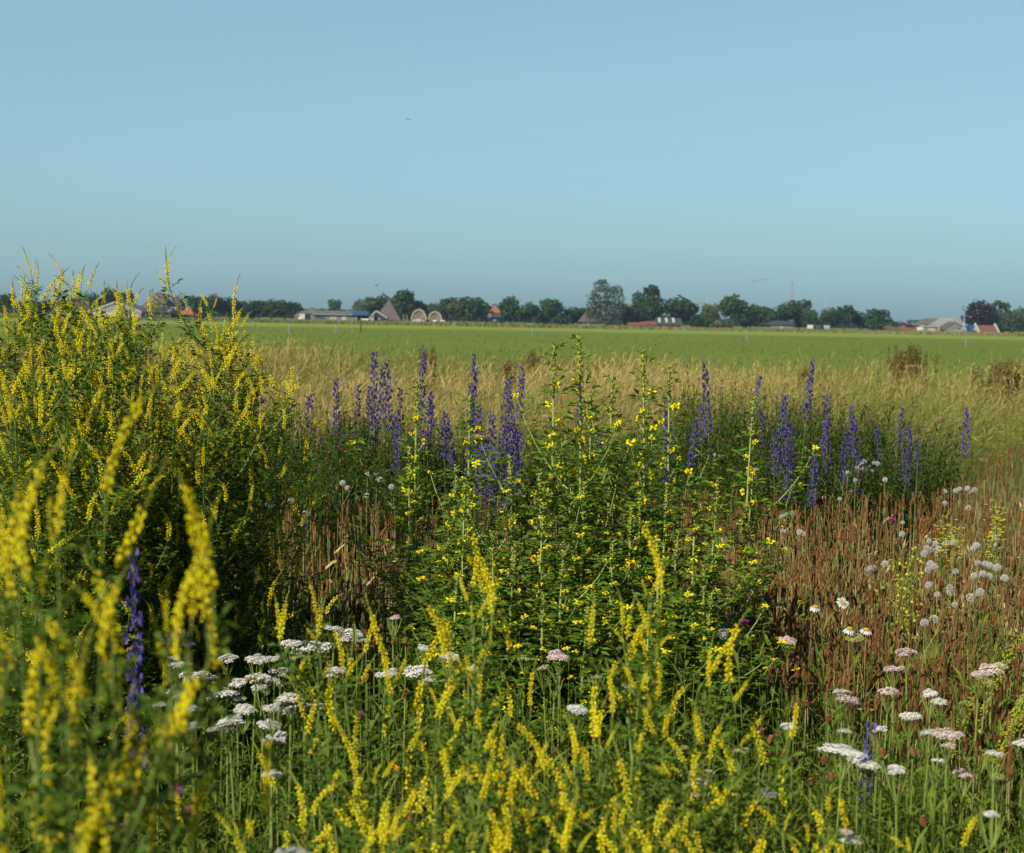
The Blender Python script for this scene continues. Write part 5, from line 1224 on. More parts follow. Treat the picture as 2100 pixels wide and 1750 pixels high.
yar = [(360, 1304, 70, 'w', 'broad white yarrow nearest the shaded bush, first of the white patch'), (690, 1296, 60, 'w', 'broad white yarrow behind a yellow spike, highest of the white patch'), (655, 1292, 44, 'w', A_), (720, 1302, 50, 'w', A_), (650, 1320, 80, 'w', 'very wide white yarrow crossed by a yellow spike'), (592, 1326, 54, 'w', A_), (362, 1356, 34, 'w', A_), (400, 1362, 44, 'w', A_), (425, 1384, 70, 'w', 'wide white yarrow in the middle of the white patch'),
       (548, 1378, 48, 'w', A_), (530, 1394, 84, 'w', 'widest white yarrow of the white patch, low and flat'), (490, 1394, 40, 'w', A_), (366, 1412, 40, 'w', A_), (450, 1418, 70, 'w', A_), (384, 1428, 40, 'w', A_), (552, 1416, 40, 'w', A_), (600, 1440, 60, 'w', A_), (640, 1456, 84, 'w', 'wide white yarrow touching the first yellow spikes of the front middle'), (520, 1478, 62, 'w', A_), (574, 1485, 54, 'w', A_), (595, 1530, 52, 'w', 'lowest white yarrow of the white patch'),
       (455, 1345, 46, 'w', A_), (500, 1352, 50, 'w', A_), (560, 1358, 44, 'w', A_), (420, 1450, 44, 'w', A_), (480, 1452, 48, 'w', A_), (560, 1460, 46, 'w', A_), (470, 1505, 44, 'w', A_), (545, 1510, 46, 'w', A_), (410, 1490, 40, 'w', A_), (330, 1450, 40, 'w', A_), (700, 1370, 44, 'w', A_), (560, 1585, 44, 'w', 'small white yarrow alone below the white patch'), (770, 1385, 50, 'w', 'white yarrow between crowded yellow spikes'), (870, 1368, 60, 'w', 'white yarrow before the lush clover, among brown buds'), (920, 1354, 46, 'w', 'white yarrow at the foot of the lush clover'), (946, 1370, 36, 'w', 'small white yarrow at the foot of the lush clover'), (850, 1333, 26, 'w', 'tiny white yarrow in the dark at the lush clover foot'), (792, 1270, 24, 'p', 'tiny pinkish yarrow in the dark gap past the plantains'),
       (1640, 1312, 42, 'p', 'forked pink yarrow below the daisies'), (1765, 1306, 42, 'g', 'half-open greenish yarrow below the daisies'), (1883, 1341, 48, 'p', 'domed pink yarrow before the brown field'), (1842, 1378, 44, 'p', 'pink yarrow just below the domed one'), (2035, 1367, 58, 'p', 'broad pink yarrow nearest the picture edge'), (1997, 1388, 38, 'p', 'pink yarrow half open beside the broad pink one'), (1735, 1420, 40, 'w', 'white yarrow first of the pink group'),
       (1808, 1421, 48, 'p', 'round pink yarrow, upper one of the middle pink pair'), (1773, 1436, 52, 'p', 'round pink yarrow, lower one of the middle pink pair'), (1913, 1432, 36, 'w', 'white yarrow with several small heads, upper one'), (1935, 1446, 36, 'w', 'white yarrow with several small heads, lower one'), (1868, 1474, 52, 'w', 'white yarrow with a leafy underside above the violet bugloss'), (1888, 1497, 42, 'w', 'white yarrow just under the leafy one'), (1940, 1516, 64, 'p', 'ragged pinkish white yarrow'),
       (1688, 1541, 108, 'w', 'widest white yarrow, flat, over drooping yellow spikes'), (1778, 1550, 46, 'w', 'white yarrow beside the widest one'), (1890, 1570, 32, 'w', 'small neat white yarrow, upper of two'), (1865, 1599, 40, 'w', 'small neat white yarrow, lower of two'), (1952, 1600, 44, 'p', 'pinkish yarrow low near the corner'), (2085, 1525, 48, 'w', 'white yarrow cut by the picture edge'), (1490, 1549, 38, 'g', 'dull yarrow among dark buds'), (1430, 1545, 36, 'g', 'dull yarrow beside another among dark buds'),
       (1402, 1610, 56, 'p', 'pinkish yarrow behind a slanting yellow spike'), (1442, 1603, 30, 'w', 'small white yarrow just past the slanting spike'), (1152, 1348, 52, 'p', 'pink yarrow alone before the lush clover'), (1146, 1367, 28, 'p', 'tiny pink yarrow under the lone pink one'), (1170, 1462, 52, 'w', 'white yarrow low in the middle between yellow spikes'), (1210, 1398, 26, 'p', 'small pink flower head in the dark middle, first'), (1272, 1403, 28, 'p', 'small pink flower head in the dark middle, second'), (1125, 1398, 24, 'p', 'tiny pink yarrow between yellow spikes'),
       (1780, 1500, 34, 'w', 'white yarrow behind the violet bugloss among yarrow'), (1632, 1504, 36, 'w', 'white yarrow in the gap before the violet bugloss'), (1702, 1512, 34, 'w', 'white yarrow close to the violet bugloss'), (2040, 1540, 36, 'w', 'pale yarrow near the edge one'), (1570, 1640, 40, 'w', 'bluish white yarrow in shade at the bottom'), (1700, 1732, 46, 'w', 'white yarrow on the bottom edge'), (1745, 1735, 34, 'p', 'pinkish yarrow on the bottom edge'), (2072, 1680, 34, 'w', 'white yarrow in the lower corner'),
       (1055, 1350, 42, 'g', 'closed brownish yarrow before the lush clover'), (490, 1275, 40, 'g', 'closed brownish yarrow in the shade of the bush'), (540, 1262, 34, 'g', 'second closed yarrow in the shade of the bush'), (470, 1310, 34, 'g', 'third closed yarrow in the shade of the bush'), (630, 1345, 34, 'g', 'closed yarrow inside the white patch'), (2005, 1400, 36, 'g', 'closed yarrow under the pink edge one'), (1990, 1450, 34, 'g', 'closed yarrow on a tall pale stem'), (2060, 1610, 36, 'g', 'closed yarrow near the corner')]
for i, (px, py, w, c, lb) in enumerate(yar):
    if lb is None: _ya[0] += 1; lb = 'white yarrow in the flat white patch beside the bush, %s of its plainer ones' % nth(_ya[0])
    z = R0.uniform(0.66, 0.78) if c != 'g' else 0.66
    d = (CAM_Z - z) * F / (py - hor(px)); p = at(px, py, d)
    t = thing('yarrow', lb, 'flower plant', (p.x, p.y, 0), R0.uniform(0, 6.28), 1.0, 'yarrow plants', (R0.uniform(-.05, .05), R0.uniform(-.05, .05)))
    st, fo = YST[i % 5]
    for nm, me in (('stem', st), ('foliage', fo)): obj(nm, me, t).scale = (1, 1, z)
    o = obj('flower_head', CORM[c][i % 5], t); o.location = (0, 0, z); s_ = w * d / F / 2 * 1.02; o.scale = (s_, s_, s_ * 1.05); o.rotation_euler = (R0.uniform(-0.05, 0.32), R0.uniform(-.15, .15), R0.uniform(-.5, .5))
    if w > 100: o.scale = (s_, s_ * 0.6, s_ * 0.42); o.rotation_euler = (0.02, 0.03, 0.1)
    if w > 55:       # a second, smaller head on a side branch
        o = obj('flower_head', CORM[c][(i + 2) % 5], t); o.location = (s_ * 0.9, R0.uniform(-.02, .02), z - 0.02); o.scale = (s_ * 0.5,) * 3
p = at(598, 1743, 1.6)
t = thing('yarrow', 'blurred pale yarrow on the bottom edge, closest to the viewer', 'flower plant', (p.x, p.y, 0), 0, 1, 'yarrow plants'); obj('stem', YST[0][0], t).scale = (1, 1, p.z); obj('foliage', YST[0][1], t).scale = (1, 1, p.z); o = obj('flower_head', CORM['w'][0], t); o.location.z = p.z; o.scale = (0.022,) * 3

# ---- white puffs of seed
def puff(seed, part=1.0):
    r = random.Random(seed); g = G()
    octa(g, (0, 0, -0.35), UP, 0.6, 0.42, 1, r.random())
    n = 190
    for i in range(n):
        z = 1 - 2 * (i + 0.5) / n
        if z < -0.75: continue
        a = i * 2.39996; q = math.sqrt(1 - z * z); d = nrm(np.array([q * math.cos(a), q * math.sin(a), z]) + rvec(r) * 0.12)
        if r.random() > part: continue
        L = r.uniform(0.88, 1.05); s_ = nrm(np.cross(d, rvec(r))); n_ = np.cross(s_, d)
        g.add([d * 0.15, d * 0.15 + s_ * 0.02, d * L], [(0, 1, 2)], 0, r.random())
        e = d * L; w = 0.17
        g.add([e + s_ * w - d * 0.02, e + (-s_ * 0.5 + n_ * 0.87) * w, e + (-s_ * 0.5 - n_ * 0.87) * w, e - d * 0.14], [(0, 1, 3), (1, 2, 3), (2, 0, 3)], 0, r.random())
    return g.mesh('seed_head', [P['fluff'], P['fluff_core']])
PUFF = [puff(800), puff(801), puff(802, 0.9), puff(803, 0.62)]
def husk(seed):
    r = random.Random(seed); g = G()
    for k in range(9):
        a = k * 0.7; kite(g, (0, 0, 0), (math.cos(a), math.sin(a), r.uniform(-.2, .8)), UP, r.uniform(0.6, 0.9), 0.3, 0, r.random())
    octa(g, (0, 0, -0.4), UP, 0.7, 0.5, 0, r.random()); octa(g, (0.1, 0, 0.15), UP, 0.5, 0.3, 1, 0.8)
    return g.mesh('husk', [P['dry_brown'], P['fluff']])
HUSK = [husk(810 + i) for i in range(3)]
gs = G(); tube(gs, arc((0, 0, -0.02), UP, UP, 1.02, 5), 0.0022, 0.0014, 4, 0, 0.4)
for k in range(4): a = k * 1.7; tube(gs, arc((0, 0, 0.72 + 0.05 * k), (math.cos(a) * .5, math.sin(a) * .5, 1), (math.cos(a) * .3, math.sin(a) * .3, 1), 0.14, 4), 0.0012, 0.0009, 3, 0, 0.4)
PST = gs.mesh('stem', P['stem_dry'])
gf = G(); rq = random.Random(4)
for k in range(7): a = k * 2.4; blade(gf, (0, 0, 0.06 + 0.08 * k), (math.cos(a), math.sin(a), 0.6), (-math.sin(a), math.cos(a), 0), 0.14, 0.022, 0, rq.random(), 0.4)
PFO = gf.mesh('foliage', P['dry_leaf'])
puffs = [([(703, 992), (712, 1002)], 'pair of white puffs beside the sweet clover bush, on one stem'), ([(753, 975)], 'white puff above the plantains, upper one of a loose trio'), ([(772, 972), (780, 985)], 'double white puff next to a yellow clover flower'), ([(752, 1018)], 'white puff below the loose trio'), ([(803, 1000)], 'white puff against the lush clover'), ([(628, 1055)], 'white puff deep in the small plantain patch'), ([(597, 1030)], 'bluish puff near the sweet clover spikes'), ([(565, 1042), (555, 1040)], 'white puff pair touching the bush edge'), ([(625, 1076)], 'shaded puff low in the small plantain patch'),
         ([(1762, 952), (1772, 948), (1783, 958), (1792, 950), (1800, 952), (1776, 964), (1788, 966), (1768, 962), (1758, 960)], 'tight cluster of nine white puffs under a violet spike'), ([(1738, 970)], 'white puff just before the tight cluster'), ([(1754, 986)], 'white puff under the tight cluster'), ([(1815, 985)], 'round white puff past the tight cluster'), ([(1465, 934), (1455, 938), (1475, 937)], 'ragged white puffs at the foot of the dark knapweed'), ([(1551, 966), (1534, 970)], 'white ragged pair at the plantain edge'),
         ([(1937, 1009)], 'white puff in the brown field, first of the upper group'), ([(1968, 1004), (1960, 1008)], 'white puffs second in the upper group'), ([(1984, 1003), (1990, 1010), (1998, 1006)], 'small white puffs third in the upper group'), ([(1938, 1033)], 'round white puff below the upper group'), ([(1986, 1043)], 'round white puff before the yellow flowers'), ([(1722, 1025)], 'small white puff at the thicket edge'), ([(1690, 1022)], 'faint puff at the thicket edge'), ([(1613, 1058), (1625, 1055), (1604, 1062)], 'ragged white puffs in a short row'), ([(1603, 1090), (1612, 1092)], 'white puffs below the ragged row'), ([(1640, 1094), (1650, 1098)], 'bluish puffs beside those below the ragged row'),
         ([(1851, 1074)], 'white puff above the lime-green plant'), ([(1850, 1098)], 'ragged puff next above the lime-green plant'), ([(1790, 1170), (1780, 1172)], 'white puffs before the lime-green plant'), ([(1815, 1160)], 'puff close before the lime-green plant'), ([(1905, 1112), (1918, 1118), (1910, 1130), (1925, 1128), (1935, 1135), (1940, 1118), (1900, 1128), (1895, 1138)], 'large messy cluster of grey puffs beside the lime-green plant'), ([(1955, 1115)], 'puff beside the messy cluster'), ([(1995, 1128), (2002, 1122)], 'bright puff past the messy cluster'), ([(2040, 1105)], 'puff above the edge group'), ([(2045, 1120)], 'puff second in the edge group'),
         ([(1903, 1172), (1915, 1165), (1908, 1160)], 'white puffs under the messy cluster'), ([(1960, 1176)], 'puff alone under the messy cluster'), ([(1905, 1205)], 'round white puff lower in the brown field'), ([(1922, 1224)], 'round white puff second lower'), ([(1950, 1218), (1948, 1210)], 'double puff third lower'), ([(2005, 1158), (2020, 1160), (2030, 1163)], 'row of puffs near the picture edge'), ([(2045, 1168)], 'puff at the end of the edge row'), ([(2015, 1180), (2028, 1186)], 'puffs under the edge row'), ([(1998, 1185)], 'puff before those under the edge row'), ([(1915, 1275)], 'round white puff lowest in the brown field'), ([(1896, 1283)], 'white puff beside the lowest round one'),
         ([(1958, 1245)], 'shaded puff half behind plantains'), ([(2010, 1220)], 'bluish puff half behind plantains'), ([(1990, 1230)], 'bluish puff second half behind plantains'), ([(2060, 1190)], 'puff cut by plantains near the edge'), ([(1457, 1280)], 'large white puff before the lush clover, first of a pair'), ([(1489, 1277)], 'large white puff before the lush clover, second of a pair'), ([(1482, 1306)], 'half-open puff below the large pair'), ([(1507, 1325)], 'ragged puff lowest under the large pair'), ([(1393, 1279), (1402, 1272)], 'puff half hidden by a yellow spike')]
for i, (pts, lb) in enumerate(puffs):
    px, py = pts[0]
    z = R0.uniform(0.58, 0.70) + (0.16 if px < 1100 else 0.12 if py < 1000 else 0); d = (CAM_Z - z) * F / (py - hor(px)); p = at(px, py, d)
    t = thing('sow_thistle', lb, 'plant', (p.x, p.y, 0), 0, 1.0, 'white seed puffs')
    o = obj('stem', PST, t); o.scale = (1, 1, z); o.rotation_euler.z = R0.uniform(0, 6.28); o = obj('foliage', PFO, t); o.rotation_euler.z = i
    for k, (qx, qy) in enumerate(pts):
        q = at(qx, qy, d + R0.uniform(-.04, .04)) - p
        o = obj('seed_head', PUFF[(i + k) % 4], t); o.location = (q.x, q.y, z + q.z); o.scale = (R0.uniform(0.0105, 0.0158),) * 3; o.rotation_euler = (R0.uniform(-.6, .6), R0.uniform(-.6, .6), R0.uniform(0, 6))
    for k in range(2):
        a = R0.uniform(0, 6.28); o = obj('husk', HUSK[(i + k) % 3], t); o.location = (0.03 * math.cos(a), 0.03 * math.sin(a), z - R0.uniform(0.02, 0.06)); o.scale = (0.010,) * 3; o.rotation_euler = (R0.uniform(-.5, .5), R0.uniform(-.5, .5), 0)

# ---- daisies, knapweed buds, small flowers
def daisy(seed, droop):
    r = random.Random(seed); gp, gd = G(), G()
    for k in range(18):
        a = k * 6.283 / 18 + r.uniform(-.08, .08); kite(gp, np.array([math.cos(a), math.sin(a), 0]) * 0.25, (math.cos(a), math.sin(a), -droop + r.uniform(-.2, .2)), UP, r.uniform(0.7, 0.95), 0.22, 0, r.uniform(0.4, 1), 0.1, 0.1, 0.7)
    for k in range(30):
        q = math.sqrt((k + .5) / 30) * 0.34; a = k * 2.4; octa(gd, (q * math.cos(a), q * math.sin(a), 0.10 - q * 0.35), UP, 0.14, 0.11, 0, r.random(), 0.7)
    return gp.mesh('petal', P['white']), gd.mesh('disc', P['disc'])
for px, py, dr, tilt, lb in ((1672, 1249, 0.75, 0.25, 'oxeye daisy with drooping petals, first of the daisies'), (1729, 1241, 0.1, 0.9, 'oxeye daisy turned to the viewer, fullest of the daisies'), (1742, 1295, 0.8, 0.3, 'oxeye daisy sagging, just under the fullest one'), (1776, 1297, 0.6, 0.2, 'oxeye daisy half hidden by the closed yarrow')):
    z = 0.68; d = (CAM_Z - z) * F / (py - hor(px)); p = at(px, py, d)
    t = thing('oxeye_daisy', lb, 'flower plant', (p.x, p.y, 0), 0, 1, 'oxeye daisies')
    obj('stem', PST, t).scale = (1, 1, z * 0.97); pe, di = daisy(px, dr)
    h_ = obj('flower_head', G.mesh((lambda g: (octa(g, (0, 0, -0.25), UP, 0.3, 0.6, 0, 0.5), g)[1])(G()), 'flower_head', P['stem']), t); h_.location.z = z; h_.scale = (0.021,) * 3; h_.rotation_euler = (tilt, 0, 0.3)
    obj('petals', pe, h_); obj('disc', di, h_)
def knap_stem(seed, flower):
    r = random.Random(seed); gs, gf, gb = G(), G(), G()
    path = arc((0, 0, -0.02), UP + rvec(r) * 0.08, UP, 1.0, 6); path[:, :2] -= path[-1, :2]; tube(gs, path, 0.0020, 0.0015, 4, 0, 0.5)
    for i in range(14):
        p, tg = pt(path, 0.1 + 0.85 * i / 14); a = i * 2.4; kite(gf, p, (math.cos(a), math.sin(a), 0.8), UP, r.uniform(0.04, 0.08), 0.012, 0, r.random())
    for k in range(5):
        for j in range(8):
            a = j * 0.785 + k * 0.4; zz = -0.8 + 0.38 * k; q = (0.55, 0.85, 0.95, 0.8, 0.5)[k]
            kite(gb, (q * 0.7 * math.cos(a), q * 0.7 * math.sin(a), zz), (math.cos(a) * 0.5, math.sin(a) * 0.5, 1), (math.cos(a), math.sin(a), 0.2), 0.6, 0.6, 0, r.random(), -0.1)
    octa(gb, (0, 0, -0.9), UP, 1.7, 1.5, 0, 0.3)
    if flower:
        for k in range(46):
            d = nrm(np.array([r.gauss(0, 0.8), r.gauss(0, 0.8), 1.0])); kite(gb, (0, 0, 0.5), d, rvec(r), r.uniform(1.2, 1.9), 0.3, 1, r.random(), 0.1, 0, 0.8)
    return gs.mesh('stem', P['stem']), gf.mesh('foliage', P['under']), gb.mesh('flower_head', [P['brown_bud'], P['magenta']])
KS = [knap_stem(850 + i, i >= 3) for i in range(5)]
def kxy8(c, y): return (1525.8 + .2734 * c, 1378 + .2734 * y)
def kxy4(c, y): return (492 + .2539 * c, 1378 + .2539 * y)
def kxy3(c, y): return (492 + .2578 * c, 1025.4 + .2578 * y)
buds = [kxy8(*q) for q in ((375, 300), (465, 285), (630, 400), (360, 530), (300, 670), (205, 690), (360, 705), (600, 720), (1265, 650), (1035, 660), (655, 850), (500, 895), (1345, 1195), (250, 520), (195, 560), (1150, 950), (120, 500))] + \
       [kxy4(*q) for q in ((1030, 85), (850, 240), (730, 110), (950, 1005), (1480, 1025), (1290, 1350), (1385, 1260), (1335, 220), (1215, 180), (1620, 1430))] + [kxy3(*q) for q in ((1220, 1160), (930, 1220), (1070, 1150), (1320, 1150), (510, 1325), (720, 1345), (440, 980), (515, 990), (1005, 1085), (1115, 1045))]
for i, (px, py) in enumerate(buds):
    z = R0.uniform(0.60, 0.74); d = (CAM_Z - z) * F / (py - hor(px)); p = at(px, py, d)
    t = thing('knapweed_bud', 'brown scaly knapweed bud, %s from the white yarrow patch across the front' % nth(1 + sum(q < (px, py) for q in buds)), 'flower plant', (p.x, p.y, 0), R0.uniform(0, 6), 1, 'brown knapweed buds')
    st, fo, hd = KS[i % 3]; obj('stem', st, t).scale = (1, 1, z); obj('foliage', fo, t).scale = (1, 1, z); o = obj('flower_head', hd, t); o.location.z = z; o.scale = (0.0088,) * 3; o.rotation_euler = (R0.uniform(-.4, .4), R0.uniform(-.4, .4), 0)
for px, py, z, s_, lb in ((364, 1652, 0.62, 0.012, 'magenta knapweed flower in the lower corner, upper of two'), (385, 1697, 0.62, 0.011, 'magenta knapweed flower in the lower corner, lower of two'), (686, 1428, 0.70, 0.009, 'dark magenta knapweed flower past the white yarrow patch'), (740, 1483, 0.68, 0.008, 'small magenta knapweed flower between yellow spikes'), (1524, 1289, 0.70, 0.011, 'magenta knapweed flower beside the large white puffs'), (1828, 1073, 0.68, 0.012, 'tiny magenta flower alone in the brown field'), (250, 1725, 0.58, 0.008, 'small magenta flower on the bottom edge')):
    d = (CAM_Z - z) * F / (py - hor(px)); p = at(px, py, d); t = thing('knapweed_flower', lb, 'flower plant', (p.x, p.y, 0), 0, 1, 'magenta knapweed flowers')
    st, fo, hd = KS[3 + int(px) % 2]; obj('stem', st, t).scale = (1, 1, z); obj('foliage', fo, t).scale = (1, 1, z); o = obj('flower_head', hd, t); o.location.z = z; o.scale = (s_,) * 3; o.rotation_euler = (0.3, 0.1, 0)
small_orange = [(668, 1030, 'orange hawkbit beside the pair of white puffs'), (810, 1590, 'orange flower between yellow spikes, first'), (1345, 1655, 'orange flower among the low yellow spikes'), (1553, 1680, 'orange flower near the drooping yellow spikes'), (1245, 1720, 'orange flower on the bottom edge'), (260, 1570, 'orange flower behind the blurred clovers'), (1545, 1745, 'orange flower at the very bottom'), (2010, 1560, 'orange flower under the edge yarrow'), (1310, 1748, 'orange flower low in the middle'), (480, 1395, 'orange flower in the shade past the bush'), (1880, 1280, 'small yellow-orange flower in the brown field')]
for i, (px, py, lb) in enumerate(small_orange):
    z = 0.55; d = (CAM_Z - z) * F / (py - hor(px)); p = at(px, py, d); t = thing('orange_hawkbit', lb, 'flower plant', (p.x, p.y, 0), i, 1, 'small orange flowers')
    obj('stem', PST, t).scale = (1, 1, z); g = G(); r = random.Random(i)
    for k in range(12): a = k * 0.52; kite(g, (0, 0, 0), (math.cos(a), math.sin(a), r.uniform(0, 0.5)), UP, 0.011, 0.005, 0, r.random(), 0.1, 0.1, 0.7)
    o = obj('flower_head', g.mesh('flower_head', P['orange']), t); o.location.z = z; o.rotation_euler = (0.4, 0, 0)

def bushy(name, label, px, py, d, wid, build, hpx=None, cat='plant'):
    p = at(px, py, d); t = thing(name, label, cat, (p.x, p.y, 0), 0, 1)
    for nm, g_, ms in build(p.z, wid, random.Random(int(px))): obj(nm, g_.mesh(nm, ms), t, kind='stuff' if nm.endswith('s') else None)
def lime_build(h, w, r):
    gs, gp, gf = G(), G(), G()
    for s in range(16):
        a = r.uniform(0, 6.28); path = arc((0, 0, -0.02), UP + np.array([math.cos(a), math.sin(a), 0]) * w * 2.2 * r.random(), UP, h * r.uniform(0.8, 1.0), 6); tube(gs, path, 0.002, 0.001, 3)
        for k in range(26):
            q, tg = pt(path, r.uniform(0.62, 1.0)); o = rvec(r); e = q + o * 0.018; kite(gp, e, o - UP * 0.5, rvec(r), r.uniform(0.011, 0.016), 0.011, 0, r.random(), 0.1, 0, 0.5); tube(gs, [q, e], 0.0005, 0.0005, 3)
        for k in range(8): q, tg = pt(path, r.uniform(0.1, 0.7)); kite(gf, q, rvec(r) + UP * .4, UP, 0.06, 0.016, 0, r.random())
    return (('stem', gs, P['stem']), ('foliage', gf, P['under']), ('seed_pods', gp, P['lime']))
bushy('pennycress', 'lime-green pennycress full of flat pods amid the brown field', 1856, 1105, 5.4, 0.10, lime_build)
def yellow_build(h, w, r):
    gs, gp, gf = G(), G(), G()
    for s in range(9):
        a = r.uniform(0, 6.28); path = arc((0, 0, -0.02), UP + np.array([math.cos(a), math.sin(a), 0]) * w * 2 * r.random(), UP, h * r.uniform(0.85, 1.0), 6); tube(gs, path, 0.002, 0.001, 3)
        for k in range(9):
            q, tg = pt(path, r.uniform(0.85, 1.0)); o = rvec(r) * 0.03
            for m_ in range(5): b_ = m_ * 1.2566; kite(gp, q + o, (math.cos(b_), math.sin(b_), 0.3), UP, 0.009, 0.006, 0, r.random())
        for k in range(16): q, tg = pt(path, r.uniform(0.1, 0.85)); kite(gf, q, rvec(r) + UP * .4, UP, 0.035, 0.012, 0, r.random())
    return (('stem', gs, P['stem']), ('foliage', gf, P['under']), ('flowers', gp, P['yellow']))
bushy('ragwort', 'bright yellow flowered ragwort near the edge of the brown field', 2048, 1012, 6.2, 0.10, yellow_build, cat='flower plant')
bushy('ragwort', 'small yellow ragwort half hidden before the round puffs of the brown field', 1945, 1050, 6.0, 0.06, yellow_build, cat='flower plant')
def goldenrod_build(h, w, r):
    gs, gp = G(), G()
    for s in range(3):
        a = r.uniform(0, 6.28); path = arc((0, 0, -0.02), UP + np.array([math.cos(a), math.sin(a), 0]) * 0.15, UP + np.array([0.5, 0, 0]), h, 7); tube(gs, path, 0.002, 0.001, 3)
        for k in range(120): q, tg = pt(path, r.uniform(0.72, 1.0)); octa(gp, q + rvec(r) * 0.012, rvec(r), 0.007, 0.005, 0, r.random())
    return (('stem', gs, P['stem']), ('flower_spike', gp, P['lime']))
bushy('mignonette', 'yellow-green mignonette leaning before the brown plantains', 1985, 1270, 3.7, 0.1, goldenrod_build, cat='flower plant')
bushy('mignonette', 'second yellow-green mignonette, lower beside the pink yarrow', 1920, 1340, 3.5, 0.1, goldenrod_build, cat='flower plant')
def dock_build(h, w, r):
    gs, gp = G(), G()
    for s in range(int(4 + w * 70)):
        a = r.uniform(0, 6.28); q0 = np.array([math.cos(a), math.sin(a), 0]) * w * r.random(); path = arc(q0, UP + rvec(r) * 0.15, UP, h * r.uniform(0.75, 1.0), 6); tube(gs, path, 0.005, 0.003, 3)
        for k in range(110): q, tg = pt(path, r.uniform(0.30, 1.0)); octa(gp, q + rvec(r) * 0.03, rvec(r) + UP, r.uniform(0.02, 0.04), 0.022, 0, r.random())
    return (('stem', gs, P['rust']), ('seed_spikes', gp, P['rust']))
for px, py, d, w, lb in ((1870, 706, 27, 0.42, 'broad rusty dock clump standing in the tan grass'), (1842, 716, 27, 0.15, 'small rusty dock beside the broad clump'), (2085, 735, 22, 0.40, 'rusty dock clump cut by the picture edge'), (2040, 738, 23, 0.28, 'rusty dock just before the edge clump'), (1093, 704, 28, 0.07, 'rusty brown dock behind the tall pale clover'), (882, 708, 28, 0.05, 'rusty brown dock behind the highest violet spike'), (868, 711, 29, 0.03, 'thin rusty dock next to the highest violet spike'), (1040, 735, 20, 0.12, 'yellowish dock at the meadow edge'), (1655, 748, 24, 0.08, 'thin rusty dock in the meadow past the slender violet spike')):
    bushy('dock', lb, px, py, d, w, dock_build)

# ------------------------------------------------------------------ grasses and ground cover (nobody could count them)
def wob(x, y, k=0.0):
    return 0.5 + 0.25 * np.sin(x * 0.9 + 0.35 * y + k) * np.cos(0.6 * y - 0.4 * x + 2 * k) + 0.25 * np.sin(0.23 * x * 1.7 - 0.31 * y + 1.3 * k)
def grass(g, x, y, h, wd, lean, la, tint, rr, heads=0.6, mat=0, hw=1.0):
    """ribbons that bend over, most with a feathery head"""
    n = len(x)
    az = rr.uniform(0, 2 * np.pi, n); s = np.stack([np.cos(az), np.sin(az), 0 * az], -1)
    ld = np.stack([np.cos(la), np.sin(la), 0 * la], -1)
    ts = np.array([0, 0.4, 0.75, 1.0]); ws = np.array([1.0, 0.85, 0.6, 0.25])
    base = np.stack([x, y, np.full(n, -0.03)], -1)
    c = base[:, None] + ld[:, None] * (lean * h)[:, None, None] * (ts ** 2)[None, :, None] + np.array([0, 0, 1.0]) * (h[:, None] * (ts - 0.28 * np.minimum(lean, 1.2)[:, None] * ts ** 2.5))[:, :, None]
    w = s[:, None] * (wd[:, None] * ws / 2)[:, :, None]
    V = np.stack([c - w, c + w], 2).reshape(n, 8, 3)
    f = np.array([(0, 1, 3, 2), (2, 3, 5, 4), (4, 5, 7, 6)])
    g.add(V.reshape(-1, 3), (f[None] + (np.arange(n) * 8)[:, None, None]).reshape(-1, 4), mat, np.repeat(tint, 8))
    k = np.nonzero(rr.random(n) < heads)[0]
    for j in range(3):
        m = len(k); t0 = 0.72 + 0.09 * j
        p = c[k, 2] + (c[k, 3] - c[k, 2]) * (0.0 + 0.33 * j)
        d = (c[k, 3] - c[k, 2]); d /= np.linalg.norm(d, axis=1)[:, None] + 1e-9
        d = d + rr.normal(size=(m, 3)) * 0.35; d /= np.linalg.norm(d, axis=1)[:, None]
        u = np.cross(d, rr.normal(size=(m, 3))); u /= np.linalg.norm(u, axis=1)[:, None] + 1e-9
        L = (h[k] * rr.uniform(0.08, 0.16, m))[:, None]; ww = (wd[k] * 1.5 * hw)[:, None]
        V = np.stack([p, p + d * L * 0.5 + u * ww, p + d * L, p + d * L * 0.5 - u * ww], 1)
        g.add(V.reshape(-1, 3), np.arange(m * 4).reshape(m, 4), mat, np.repeat(np.clip(tint[k] + 0.25, 0, 1.2), 4))
xs_, ys_, rs_ = STRAW_ARGS; n = len(xs_)
grass(gq, xs_, ys_, rs_.uniform(0.35, 0.66, n), rs_.uniform(0.0022, 0.0042, n), np.clip(np.abs(rs_.normal(size=n)) * 0.5, 0, 1.5), rs_.uniform(0, 6.28, n), rs_.random(n), rs_, 0.6, 0, 1.1)
obj('straw', gq.mesh('straw', P['straw']), label='pale dry straw stalks among the plantains', cat='grass', kind='stuff')
rr = np.random.default_rng(21)
g = G()
N = 100000
d = 9.6 * (58 / 9.6) ** rr.random(N); x = rr.uniform(-1, 1, N) * (0.37 * d + 2.0)
keep = d < np.minimum(34 - 0.55 * x * 1.25 + 4 * np.sin(x * 0.7) + rr.normal(size=N) * 2, 56)
keep &= d > 9.6 + 4.2 * np.clip((x / d - 0.22) / 0.08, 0, 1); x, d = x[keep], d[keep]; n = len(x)
hh = np.clip(0.74 + 0.30 * (wob(x, d) - 0.5) + 0.16 * rr.normal(size=n), 0.4, 1.25) * np.where(d < 12, 0.85, 1.0)
tn = np.clip(-0.12 + 1.15 * (wob(x * 0.6, d * 0.9, 1.0) - 0.5) + 0.42 + 0.010 * (d - 10) + 0.25 * (wob(x * 2.1, d * 0.7, 5.0) - 0.5) + 0.30 * rr.normal(size=n), 0, 1)
